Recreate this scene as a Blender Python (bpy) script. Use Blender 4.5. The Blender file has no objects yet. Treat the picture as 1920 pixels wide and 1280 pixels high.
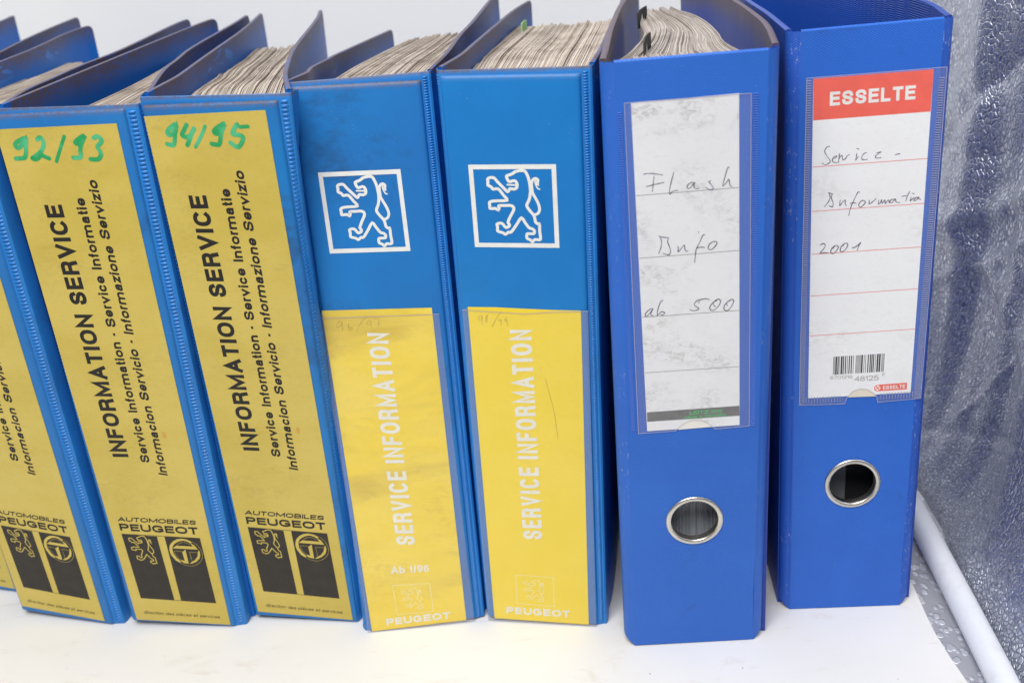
import bpy, bmesh, math, random
from mathutils import Matrix, Vector
import numpy as np
random.seed(7); rng = np.random.default_rng(7)
DATA={"cam":{"f":1810.257786943704,"R":[[0.9945847940207264,0.10392828057246549,0.0],[-0.0432272609347434,0.4136812056934238,-0.9093949988690915],[-0.09451185859366387,0.9044704376336941,0.4159335716576449]],"h":384.4584952312937},"b":{"M":{"root":[-400.47,543.5,0.0],"yaw":-0.3,"R":[[0.99875,0.0,0.049979],[0.0,1.0,0.0],[-0.049979,0.0,0.99875]],"o":[0.0,0.0,3.25],"W":65.07,"H":314.06,"corner":[[0.0,0.0],[65.07,0.0],[65.07,314.06],[0.0,314.06]],"shift":[-15.7,-0.0],"ztop":315.29,"cov":{"L":[[-88.54,302.45,331.53],[-93.16,318.22,332.32]],"R":[[39.08,152.19,323.96],[25.17,188.9,325.81],[9.63,238.31,328.3],[-2.91,287.78,330.79]]}},"P0":{"root":[-326.4,500.45,0.0],"yaw":-0.28873,"R":[[0.99825,0.001309,0.059125],[0.0,0.999755,-0.022128],[-0.059139,0.022089,0.998005]],"o":[0.0,0.0,3.85],"W":65.07,"H":314.06,"corner":[[-1.23,0.26],[65.38,-0.37],[65.07,314.06],[0.0,314.06]],"shift":[-18.57,6.95],"ztop":315.36,"cov":{"L":[[-16.96,140.79,321.48],[-28.83,189.75,323.27],[-45.77,240.53,325.12],[-50.64,269.04,326.15],[-49.4,278.0,326.48]],"R":[[84.32,19.62,317.01],[79.48,41.28,317.73],[72.9,71.68,318.74],[65.33,109.22,319.99],[59.91,156.72,321.57],[38.16,250.14,324.67],[34.41,278.0,325.59]]},"pgL":[[-13.1,129.48,306.36],[-33.87,197.45,306.36],[-41.71,266.31,306.36],[-40.69,278.17,306.36]]},"P1":{"root":[-247.04,477.87,0.0],"yaw":-0.15432,"R":[[0.99906,0.000401,0.043345],[0.0,0.999957,-0.009255],[-0.043347,0.009247,0.999017]],"o":[0.0,0.0,2.82],"W":65.07,"H":314.06,"corner":[[-2.49,1.72],[63.13,-0.29],[65.74,315.34],[0.0,314.06]],"shift":[-13.61,2.91],"ztop":315.16,"cov":{"L":[[7.8,244.04,323.49],[11.99,278.0,324.51]],"R":[[83.01,-0.18,316.16],[76.49,24.65,316.94],[66.62,66.49,318.26],[59.14,101.41,319.36],[51.5,138.88,320.54],[45.13,198.25,322.41],[41.72,234.38,323.55],[36.01,278.0,324.92]]},"pgL":[[28.32,60.2,306.16],[24.08,115.09,306.16],[16.97,166.11,306.16],[11.11,194.84,306.16]]},"P2":{"root":[-171.3,472.9,0.0],"yaw":-0.19779,"R":[[0.999086,0.001159,0.042731],[0.0,0.999633,-0.027104],[-0.042747,0.02708,0.998719]],"o":[0.0,0.0,2.78],"W":65.07,"H":314.06,"corner":[[-1.86,-0.31],[63.57,-2.22],[66.24,314.01],[-0.66,313.07]],"shift":[-13.42,8.51],"ztop":315.05,"cov":{"L":[[14.76,-11.96,316.05],[10.73,15.58,316.53],[5.23,35.48,317.14],[3.48,49.5,317.57],[-4.52,90.23,318.82],[-12.43,132.61,320.11],[-21.46,181.9,321.63],[-31.65,228.22,323.05],[-44.21,278.0,324.57]],"R":[[70.27,25.84,316.72],[58.57,60.68,317.63],[47.29,97.48,318.59],[37.22,137.36,319.63],[26.97,182.52,320.8],[13.99,236.28,322.2],[1.93,278.0,323.29]]},"pgL":[[5.08,50.91,306.05],[-2.84,74.17,306.05],[-6.52,103.66,306.05],[-17.53,139.31,306.05],[-21.71,168.4,306.05],[-32.77,215.41,306.05],[-54.66,293.58,306.05]]},"P3":{"root":[-101.82,451.42,0.0],"yaw":-0.0058,"R":[[0.999738,-0.001556,0.02285],[0.0,0.99769,0.067932],[-0.022903,-0.067915,0.997428]],"o":[0.0,0.0,1.49],"W":65.07,"H":314.06,"corner":[[0.57,-2.31],[63.87,1.95],[64.33,313.04],[0.86,314.75]],"shift":[-7.18,-21.33],"ztop":314.0,"cov":{"L":[[5.57,33.17,313.95],[9.64,60.67,313.08],[8.75,83.47,312.36],[12.52,116.88,311.3],[15.64,145.98,310.38],[35.59,278.0,306.2]],"R":[[74.33,6.17,315.17],[82.62,53.58,316.51],[88.83,107.07,318.02],[96.51,156.94,319.43],[108.97,251.03,322.09],[113.79,278.0,322.85]]},"pgL":[[18.84,87.95,305.0],[26.96,132.93,305.0],[34.47,164.24,305.0],[41.19,190.06,305.0]]},"P4":{"root":[-31.58,450.92,0.0],"yaw":-0.22947,"R":[[0.999408,-0.00027,0.034402],[-0.0,0.999969,0.007843],[-0.034403,-0.007838,0.999377]],"o":[0.0,0.0,2.24],"W":65.07,"H":314.06,"corner":[[1.35,-1.46],[65.73,0.47],[64.76,313.87],[0.04,314.53]],"shift":[-10.8,-2.46],"ztop":314.98,"cov":{"L":[[9.91,8.73,316.02],[12.43,10.53,316.03],[9.24,48.46,316.18],[7.88,82.56,316.32],[5.48,149.27,316.58],[3.2,224.73,316.89],[4.77,278.0,317.1]],"R":[[79.21,-7.6,315.98],[79.89,40.85,315.98],[77.33,123.9,315.98],[73.55,233.06,315.98]]},"pgL":[[10.44,71.17,305.98],[6.31,111.84,305.98],[6.08,156.81,305.98],[5.47,203.33,305.98],[6.49,247.2,305.98]]},"L":{"root":[52.57,416.97,0.0],"yaw":-0.06867,"R":[[0.999995,1.5e-05,0.003219],[0.0,0.999988,-0.004801],[-0.003219,0.004801,0.999983]],"o":[0.0,0.0,0.21],"W":65.98,"H":318,"corner":[[-2.08,0.35],[63.62,-0.35],[66.08,317.52],[0.59,318.08]],"shift":[-1.02,1.53],"ztop":318.1,"cov":{"L":[[-3.49,2.26,319.1],[0.13,36.02,319.1],[7.2,104.03,319.1],[21.04,209.97,319.1]],"R":[[69.66,-3.39,319.1],[72.69,18.21,319.1],[75.87,51.12,319.1],[79.31,93.95,319.1],[81.83,170.16,319.1]]},"pgL":[[7.01,40.64,312.1],[11.4,53.63,312.1],[18.72,82.07,312.1],[27.18,124.13,312.1],[29.3,170.67,312.1],[33.04,224.29,312.1]],"pgR":[[59.15,35.06,312.1],[58.4,63.45,312.1],[60.73,89.59,312.1],[62.15,134.42,312.1],[60.1,174.62,312.1],[55.48,198.47,312.1]]},"E":{"root":[141.7,433.57,0.0],"yaw":-0.09875,"R":[[0.999999,-5.9e-05,0.001244],[0.0,0.998885,0.047208],[-0.001246,-0.047208,0.998884]],"o":[0.0,0.0,0.08],"W":64.03,"H":318,"corner":[[0.66,-0.52],[62.19,-0.32],[63.94,318.35],[0.21,318.17]],"shift":[-0.4,-15.01],"ztop":317.69,"cov":{"L":[[-2.71,28.12,318.69],[-3.72,78.59,318.69],[-3.3,133.22,318.69]],"R":[[68.74,17.99,318.69],[70.17,38.03,318.69],[71.21,72.4,318.69]]}}},"A":{"gold":{"label":[[0.85,4.15],[60.43,2.38],[60.16,307.24],[-0.27,305.48]],"text":[["INFORMATION SERVICE",[[23.18,120.88],[22.67,266.96],[13.92,120.89]],0.225],["Service Information - Service Informatie",[[35.0,117.55],[35.36,270.07],[29.72,117.65]],0.215],["Informacion Servicio - Informazione Servizio",[[43.57,109.06],[44.02,278.75],[38.4,109.81]],0.215],["AUTOMOBILES",[[6.24,77.03],[53.32,75.71],[6.89,80.12]],0.225],["PEUGEOT",[[6.13,70.42],[53.58,68.87],[6.23,75.46]],0.25],["direction des pièces et services",[[6.49,8.6],[54.58,6.89],[7.1,10.85]],0.14]],"black":[[[6.17,67.99],[27.72,66.78],[28.51,19.64],[7.21,20.65]],[[32.31,66.8],[53.91,66.28],[54.5,18.71],[32.65,19.8]]],"bar":[[[6.17,67.99],[53.91,66.28]],[[7.21,20.65],[54.5,18.71]]],"poly":[[[48.26,63.62],[45.56,65.11],[42.56,65.66],[39.72,65.21],[37.22,63.89],[35.28,62.02],[34.19,60.4],[33.41,57.61],[33.35,55.26],[33.85,53.32],[35.61,49.88],[38.13,48.07],[38.65,49.29],[36.6,51.92],[35.28,54.99],[35.36,58.52],[36.15,60.33],[37.57,61.97],[40.46,63.71],[43.17,64.38],[45.66,63.65],[47.56,62.22]],[[35.54,58.61],[51.01,58.17],[49.48,60.99],[48.05,62.25],[47.36,62.01],[48.39,60.22],[38.15,60.53]],[[43.3,57.94],[43.25,47.7],[40.6,48.04],[38.55,49.68],[39.43,50.06],[41.25,49.67],[40.93,55.95]],[[51.28,57.8],[51.8,56.46],[51.64,54.1],[50.69,51.68],[48.38,49.36],[45.52,47.86],[43.68,47.73],[45.72,49.18],[47.92,50.71],[49.77,53.2],[50.62,56.0]]],"thin":[[[48.42,63.63],[50.61,62.03],[52.41,58.84],[53.14,54.99],[52.12,51.39],[49.88,48.47],[46.62,46.46],[43.26,46.03],[40.41,46.83],[38.16,48.27]],[[41.25,56.36],[36.17,56.42],[36.85,53.52],[38.68,50.48],[39.91,49.97]],[[50.35,55.98],[45.46,56.05],[45.72,49.18]],[[38.34,60.66],[40.57,62.36],[43.28,62.99],[45.78,62.3],[46.97,61.6]]]},"mark":{"P2":[[[14.51,301.53],[11.58,299.85],[9.75,297.93],[10.37,296.61],[12.37,297.23],[14.25,299.37],[15.0,300.66],[13.52,297.21],[12.5,293.73],[11.35,291.77],[8.43,292.25]],[[20.18,301.21],[17.86,298.01],[16.92,296.5],[18.45,295.47],[21.13,296.13]],[[23.55,299.42],[21.8,297.07],[20.31,294.48],[18.53,291.66]],[[29.25,300.4],[26.37,295.91],[22.49,290.72]],[[38.71,301.52],[34.89,299.44],[33.17,297.75],[34.35,296.86],[36.98,298.54],[38.45,300.24],[36.4,296.83],[35.55,293.81],[34.2,291.65],[30.84,292.05]],[[45.16,300.97],[43.12,298.65],[42.25,296.51],[45.1,296.03],[47.02,294.71],[45.12,291.48],[43.1,290.42],[40.3,292.43]],[[46.27,299.75],[50.36,299.94]]],"P1":[[[12.32,300.12],[9.14,298.79],[6.96,297.23],[7.55,295.59],[9.44,296.15],[12.34,298.71],[13.45,299.89],[12.17,295.88],[11.11,292.24],[9.57,290.64],[5.38,290.41]],[[18.95,299.35],[20.72,300.31],[21.75,298.68],[21.24,296.06],[18.95,293.28],[15.81,291.31],[14.02,290.33],[15.84,289.88],[18.93,291.65],[20.68,290.99],[22.59,290.13]],[[33.12,300.51],[30.47,296.24],[25.9,288.54]],[[42.85,300.54],[39.66,298.82],[37.95,297.46],[39.14,296.83],[41.66,298.37],[43.12,299.93],[40.82,296.79],[39.48,293.59],[38.72,290.37],[35.03,290.13]],[[47.83,299.41],[49.9,300.08],[51.46,297.92],[48.66,295.18],[49.37,292.95],[49.29,290.93],[47.36,289.15],[43.55,289.23]]]},"stain":{"P2":[[47.64,134.99]],"P1":[[47.24,135.35]]},"lion":{"main":[[0.4336,0.8639],[0.4723,0.88],[0.5066,0.8952],[0.5284,0.9121],[0.5708,0.9246],[0.6166,0.9286],[0.6476,0.9192],[0.6642,0.8902],[0.6822,0.8391],[0.6934,0.7706],[0.6968,0.6932],[0.6872,0.624],[0.6721,0.5762],[0.6452,0.515],[0.6741,0.458],[0.7175,0.4008],[0.7298,0.3611],[0.736,0.3168],[0.7586,0.2946],[0.7794,0.2885],[0.7794,0.201],[0.7814,0.1038],[0.7191,0.1014],[0.6877,0.074],[0.6632,0.0964],[0.6283,0.1142],[0.6254,0.1548],[0.64,0.173],[0.7057,0.1735],[0.7184,0.205],[0.696,0.2317],[0.6584,0.2449],[0.6151,0.3072],[0.5733,0.3648],[0.5113,0.2798],[0.4461,0.194],[0.4114,0.1892],[0.3753,0.1636],[0.3422,0.1842],[0.2874,0.2018],[0.2882,0.2514],[0.2847,0.2874],[0.3243,0.3011],[0.3534,0.2878],[0.3769,0.2538],[0.398,0.2477],[0.4266,0.2658],[0.428,0.2882],[0.4152,0.315],[0.4496,0.3864],[0.4931,0.4707],[0.4702,0.512],[0.3897,0.5144],[0.3215,0.5117],[0.3216,0.4878],[0.3095,0.4613],[0.2766,0.4789],[0.2168,0.4787],[0.2154,0.5185],[0.211,0.5405],[0.2314,0.5626],[0.3001,0.5714],[0.4194,0.5785],[0.3812,0.6414],[0.3268,0.7127],[0.2675,0.711],[0.2482,0.7371],[0.2117,0.7588],[0.2146,0.7977],[0.2126,0.8278],[0.235,0.845],[0.2855,0.8448],[0.3242,0.7974],[0.3869,0.7282],[0.4344,0.6805],[0.4618,0.7151],[0.5036,0.7107],[0.5379,0.7236],[0.5483,0.7581],[0.5381,0.7968],[0.518,0.8097],[0.4927,0.8055],[0.4629,0.7987],[0.4432,0.8185]],"tongue":[[0.4355,0.7626],[0.5358,0.7581]],"tail2":[[0.774,0.7705],[0.7886,0.8131],[0.7648,0.8345],[0.7353,0.8236],[0.7151,0.7877],[0.7153,0.7277],[0.7205,0.6673],[0.7528,0.598],[0.779,0.5371],[0.7911,0.4759],[0.778,0.4319],[0.756,0.4125],[0.7261,0.4035]],"hook":[[0.8025,0.7086],[0.7798,0.7207],[0.7611,0.7619],[0.755,0.8047],[0.7766,0.8217],[0.7878,0.7961],[0.7898,0.7533]]},"box":{"P4":[[10.42,270.87],[52.17,270.65],[52.22,229.84],[10.61,230.05]],"P3":[[9.3,270.6],[49.76,269.06],[50.14,227.37],[9.4,229.42]]},"sbox":{"P4":[[19.26,33.03],[40.95,32.97],[40.64,12.33],[19.0,12.42]],"P3":[[17.61,29.82],[39.15,29.23],[39.35,9.82],[18.23,9.54]]},"goldlion":[[22.96,-1.2],[-0.67,23.49],[5.57,45.69]],"mlabel":{"P4":[[4.68,0.19],[60.29,1.0],[61.59,197.33],[47.19,197.42],[32.44,197.86],[18.9,198.33],[4.41,198.26]],"P3":[[1.96,-0.77],[57.98,1.77],[57.74,196.29],[1.06,199.5]]},"mtext":{"P4":[["SERVICE INFORMATION",[[36.0,58.99],[36.16,186.9],[25.04,58.36]],0.19],["PEUGEOT",[[12.13,4.66],[49.56,5.24],[12.17,9.63]],0.25]],"P3":[["SERVICE INFORMATION",[[33.84,55.77],[33.22,184.67],[23.24,56.64]],0.19],["PEUGEOT",[[11.01,2.59],[48.81,3.88],[11.08,7.31]],0.25],["Ab 1/96",[[17.89,37.78],[39.6,37.16],[18.08,42.62]],0.19]]},"pencil":{"P3":[[[10.33,192.48],[8.98,192.89],[7.62,191.21],[7.97,189.68],[10.17,191.29],[10.61,192.45],[10.33,190.38],[10.41,188.08]],[[13.84,191.28],[13.47,189.81],[13.92,187.66],[15.08,187.86],[15.24,189.05],[13.84,189.17]],[[24.13,194.46],[20.7,191.89],[17.16,186.48]],[[25.24,192.09],[23.77,191.62],[23.41,190.15],[24.7,190.04],[25.6,191.76],[25.35,188.48]],[[27.33,192.99],[29.3,192.94],[29.78,192.3],[29.01,188.29]],[[28.54,190.01],[30.07,190.0]]],"P4":[[[11.31,193.72],[9.86,193.1],[9.64,191.6],[10.85,191.33],[11.46,193.43],[11.27,189.37]],[[14.13,194.08],[13.2,192.87],[13.96,191.7],[13.46,190.2],[12.96,191.08],[14.04,192.89],[14.41,194.08]],[[21.5,196.11],[18.75,192.39],[16.32,187.87]],[[19.59,192.41],[20.32,190.94],[21.22,191.85],[21.02,188.87]],[[24.05,192.8],[22.87,191.59],[23.94,191.02],[24.16,191.92],[24.07,188.64]],[[42.32,159.02],[44.38,148.42],[46.0,139.56],[47.37,124.02]]]},"film":{"P3":[[-0.69,-2.3],[62.57,1.51],[61.07,192.69],[27.07,194.28],[0.32,195.54],[-1.32,195.68]],"P4":[[0.88,-1.19],[64.59,0.54],[65.2,197.34],[48.49,196.59],[33.65,195.29],[18.74,196.0],[1.47,196.83]]},"lab":{"L":[[9.32,137.87],[54.82,137.93],[53.39,300.08],[7.63,299.9]],"E":[[8.03,133.84],[59.84,133.85],[60.1,296.05],[6.65,296.27]]},"Lline":[[[8.29,259.02],[53.9,258.98]],[[8.72,229.42],[54.17,229.48]],[[8.96,199.85],[54.4,199.76]],[[9.33,170.49],[54.34,170.33]]],"Lband":[[9.54,148.65],[54.6,148.83],[54.75,143.23],[9.5,143.27]],"Ltext":[["LEITZ",[[30.22,145.71],[39.34,145.69],[30.46,147.62]],0.2],["1010",[[40.83,145.85],[46.2,145.84],[40.84,147.57]],0.18],["Made in Germany",[[27.79,143.57],[48.23,143.72],[27.9,145.05]],0.18]],"Lhand":[[[11.99,268.39],[12.87,268.67],[16.16,268.46],[20.3,267.5]],[[16.55,267.35],[16.24,265.23],[15.57,260.41]],[[12.96,262.8],[17.06,263.54],[20.74,264.05]],[[25.18,268.41],[24.42,265.61],[23.48,262.09],[23.07,259.59],[23.4,258.55],[24.47,259.65],[26.68,260.01]],[[33.92,262.65],[32.89,263.1],[31.31,262.15],[30.87,260.92],[31.81,260.37],[33.04,261.46],[34.1,262.92],[33.91,261.21],[34.42,260.15],[36.08,259.94]],[[41.39,263.17],[40.52,262.81],[41.21,261.67],[42.34,259.95],[41.71,259.03],[40.5,259.2],[39.22,260.11]],[[49.4,268.3],[48.81,268.53],[47.96,266.11],[47.1,262.97],[46.51,260.14],[48.14,261.8],[49.17,263.08],[49.52,261.33],[49.87,259.93],[50.57,259.8]],[[17.8,239.48],[18.85,238.9],[22.22,238.16]],[[18.57,239.03],[18.97,236.54],[18.65,233.9],[17.56,231.0]],[[22.22,238.16],[21.72,236.31],[22.49,233.96],[22.97,231.62],[22.22,230.15],[20.96,230.26],[19.65,230.94]],[[26.24,233.84],[26.51,232.86],[26.37,231.15],[27.65,232.38],[29.18,234.17],[29.44,232.24],[29.96,231.05],[30.78,231.17]],[[38.5,238.24],[37.54,238.02],[36.26,235.1],[34.62,231.81],[34.04,228.02],[33.83,225.33]],[[34.63,232.19],[36.42,232.54],[38.38,232.26]],[[35.67,240.06],[35.81,239.48]],[[42.85,234.93],[40.89,233.95],[39.92,232.13],[40.52,231.01],[42.31,231.55],[43.74,233.34],[43.74,234.48],[42.32,234.78]],[[13.85,203.88],[12.85,203.81],[11.23,202.53],[10.42,201.19],[10.73,200.31],[11.9,200.91],[13.09,202.38],[14.13,203.71],[13.22,202.06],[13.1,200.81],[13.6,200.46],[14.11,200.35]],[[18.93,207.76],[17.93,207.29],[16.87,204.89],[16.29,202.75],[16.02,200.26],[16.76,200.83],[17.93,201.99],[19.06,201.74],[19.56,201.23],[18.89,200.5],[17.74,200.28]],[[40.42,206.45],[38.45,207.01],[36.47,206.71],[34.77,206.38],[33.48,205.09],[33.61,203.84],[35.02,202.79],[35.29,201.99],[34.15,201.46],[32.44,201.44],[31.32,202.09]],[[35.76,205.99],[35.33,205.25]],[[43.81,205.64],[42.11,204.85],[40.69,202.95],[40.54,201.72],[41.39,200.77],[42.95,201.21],[44.65,202.94],[45.5,205.04],[44.94,206.17],[43.81,206.11],[42.4,204.98],[42.33,203.44],[43.24,202.68]],[[50.02,205.29],[48.33,204.19],[47.14,202.43],[47.2,200.86],[48.34,200.15],[49.75,200.97],[51.16,203.34],[51.57,204.86],[50.86,205.69],[49.74,205.32],[48.33,204.04],[48.61,202.68]]],"Ehand":[[[15.03,264.63],[13.75,264.5],[12.66,262.46],[13.88,259.99],[15.33,257.98],[14.68,256.6],[12.84,256.17],[11.66,257.08]],[[16.7,258.58],[17.83,259.21],[18.27,259.88],[16.9,259.52],[16.34,258.14],[16.98,256.9],[18.84,256.75]],[[19.19,259.81],[19.62,260.73],[19.37,258.61],[19.21,256.72]],[[19.37,258.61],[20.35,259.72],[20.81,259.68],[21.1,257.9],[22.25,258.15],[23.12,259.5],[24.11,260.04]],[[27.45,260.34],[27.38,258.69],[27.12,257.29],[28.21,258.63]],[[27.21,262.72],[28.42,262.29]],[[32.04,260.21],[30.9,260.07],[29.82,258.5],[30.34,257.18],[32.5,257.1]],[[36.64,259.85],[38.45,260.18],[37.79,259.76],[36.25,258.46],[36.53,257.4],[38.73,257.46]],[[45.09,258.24],[46.3,258.61],[47.35,258.53]],[[14.79,242.59],[15.36,242.3],[17.02,241.69]],[[15.36,242.3],[15.8,240.07],[15.25,238.15],[13.44,235.82]],[[16.87,241.7],[16.37,240.03],[17.29,237.5],[17.21,235.53],[16.03,235.72],[15.55,236.15]],[[20.64,238.47],[20.5,235.78],[21.85,237.4],[22.98,238.29],[23.05,236.57],[23.46,235.55]],[[29.63,241.55],[28.7,241.52],[27.41,238.69],[25.71,234.4],[24.92,230.5]],[[25.4,236.39],[26.79,236.68],[28.21,236.28]],[[31.19,237.67],[29.84,236.55],[29.43,235.1],[30.4,234.29],[32.21,235.87],[32.15,237.11],[30.73,237.46]],[[34.24,237.44],[34.33,235.47],[35.47,236.12],[37.48,237.92]],[[38.68,237.1],[38.64,235.14],[39.67,236.04],[40.07,237.24],[40.31,235.26],[41.49,236.88],[41.81,235.14],[43.12,236.76],[43.65,235.49]],[[45.9,237.04],[44.29,236.67],[43.89,235.48],[45.28,235.62],[46.36,237.0],[46.91,235.49],[48.56,235.12]],[[52.89,240.25],[51.88,237.8],[51.32,235.65]],[[49.32,238.0],[51.62,238.31]],[[53.76,237.41],[53.32,235.49],[54.28,236.4],[54.94,237.08]],[[54.11,239.19],[55.05,238.92]],[[57.03,236.92],[55.87,237.01],[55.01,235.85],[55.95,235.63],[57.25,237.15],[57.31,236.17],[58.25,235.95]],[[11.85,216.63],[13.03,217.31],[14.24,216.71],[13.82,214.96],[11.97,212.54],[14.12,212.64],[15.81,212.26]],[[18.81,215.87],[17.42,214.44],[17.0,212.68],[18.22,211.83],[20.07,213.74],[20.5,215.24],[19.29,215.83],[17.9,214.41]],[[23.31,216.56],[21.94,215.13],[21.53,213.12],[22.75,212.52],[24.59,214.43],[25.0,216.18],[23.78,216.78],[22.64,215.33]],[[27.22,214.24],[28.64,214.39],[31.17,216.49],[30.28,215.03],[29.66,212.78]]],"Eline":[[[7.34,255.4],[60.08,255.39]],[[7.52,233.76],[60.13,233.82]],[[7.9,212.14],[60.19,212.17]],[[7.97,190.42],[60.09,190.65]],[[8.01,168.94],[59.95,169.23]]],"Ered":[[6.98,277.32],[59.94,277.14],[60.1,296.05],[6.65,296.27]],"Etext":[["ESSELTE",[[14.32,283.41],[52.73,283.3],[14.25,289.74]],0.22]],"Ebar":[[20.2,146.53],[45.61,146.73],[45.62,156.8],[20.19,156.6]],"Enum":[["5701216",[[18.95,144.02],[30.13,144.0],[18.9,145.75]],0.12],["48125",[[31.35,142.08],[43.34,142.11],[31.23,144.89]],0.12],["0",[[44.91,144.33],[46.2,144.31],[44.83,146.06]],0.13]],"Esm":[[43.72,135.72],[57.83,135.88],[57.69,139.71],[43.54,139.43]],"Ecir":[[43.11,137.54],[44.89,137.57]],"Esmt":[["ESSELTE",[[45.83,136.49],[56.95,136.7],[45.73,138.59]],0.2]],"Lfilm":[[4.95,136.94],[23.19,137.1],[26.13,139.78],[29.05,141.69],[32.21,142.51],[36.13,142.05],[39.25,140.29],[41.6,137.97],[42.91,136.65],[59.45,137.14],[58.47,299.77],[4.85,300.25]],"Lcut":[[24.51,137.61],[26.13,139.78],[29.05,141.69],[32.21,142.51],[36.13,142.05],[39.25,140.29],[41.6,137.97]],"Efilm":[[3.47,130.16],[26.64,129.59],[27.86,133.22],[30.44,136.43],[34.16,137.72],[37.68,137.19],[41.01,134.85],[42.72,132.9],[43.43,129.48],[65.03,130.44],[65.86,296.6],[3.59,296.84]],"Ltick":[[1.83,296.24],[3.66,296.31],[1.58,138.92],[3.43,138.78],[58.86,299.43],[61.77,299.4],[59.45,137.2],[62.32,137.28]],"Etick":[[3.79,295.55],[5.71,295.39],[3.46,130.72],[6.2,130.55],[62.85,292.04],[65.21,291.85],[61.63,130.8],[64.83,130.91]],"ring":{"L":[32.12,82.17,14.68],"E":[32.71,81.24,14.68]}},"paper_edge":[[223.42,467.86],[218.18,448.42],[216.54,434.26],[214.35,418.59],[212.81,403.62],[212.58,385.2],[213.33,365.93]],"tube":[[243.9,503.1],[226.11,364.12]],"tabs":{"L1":[[19.23,43.93],[24.55,65.17],311.6],"L2":[[28.05,170.83],[34.91,186.57],311.6],"P4":[[12.61,204.29],[13.26,218.67],305.48]}}

A = DATA['A']
scene = bpy.context.scene
# ------------------------------------------------------------------ camera
cam = bpy.data.cameras.new('camera'); camo = bpy.data.objects.new('camera', cam)
scene.collection.objects.link(camo); scene.camera = camo
_R = DATA['cam']['R']
camo.matrix_world = Matrix([[_R[0][0], _R[0][1], _R[0][2], 0], [_R[1][0], _R[1][1], _R[1][2], 0],
                            [_R[2][0], _R[2][1], _R[2][2], DATA['cam']['h'] / 1000], [0, 0, 0, 1]])
cam.sensor_width = 36; cam.lens = DATA['cam']['f'] / 1920 * 36
cam.clip_start = .01; cam.clip_end = 50
cam.dof.use_dof = True; cam.dof.focus_distance = .50; cam.dof.aperture_fstop = 9
# ------------------------------------------------------------------ light
world = bpy.data.worlds.new('World'); scene.world = world; world.use_nodes = True
bg = world.node_tree.nodes['Background']
bg.inputs[0].default_value = (.93, .96, 1, 1); bg.inputs[1].default_value = .20
def area(name, loc, look, size, power, col=(1, 1, 1)):
    l = bpy.data.lights.new(name, 'AREA'); l.shape = 'RECTANGLE'; l.size, l.size_y = size; l.energy = power; l.color = col
    o = bpy.data.objects.new(name, l); scene.collection.objects.link(o)
    o.location = loc; o.rotation_euler = (Vector(look) - Vector(loc)).to_track_quat('-Z', 'Y').to_euler()
    return o
area('softbox_overhead', (-.22, -.22, 1.25), (-.02, .50, .12), (.85, .6), 19.0, (1, .985, .965))
area('softbox_back', (-.1, .62, 1.35), (0, .62, .1), (.9, .35), 6.0, (.97, .985, 1))
scene.view_settings.view_transform = 'Standard'; scene.view_settings.look = 'None'
scene.view_settings.exposure = 0; scene.view_settings.gamma = 1
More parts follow.
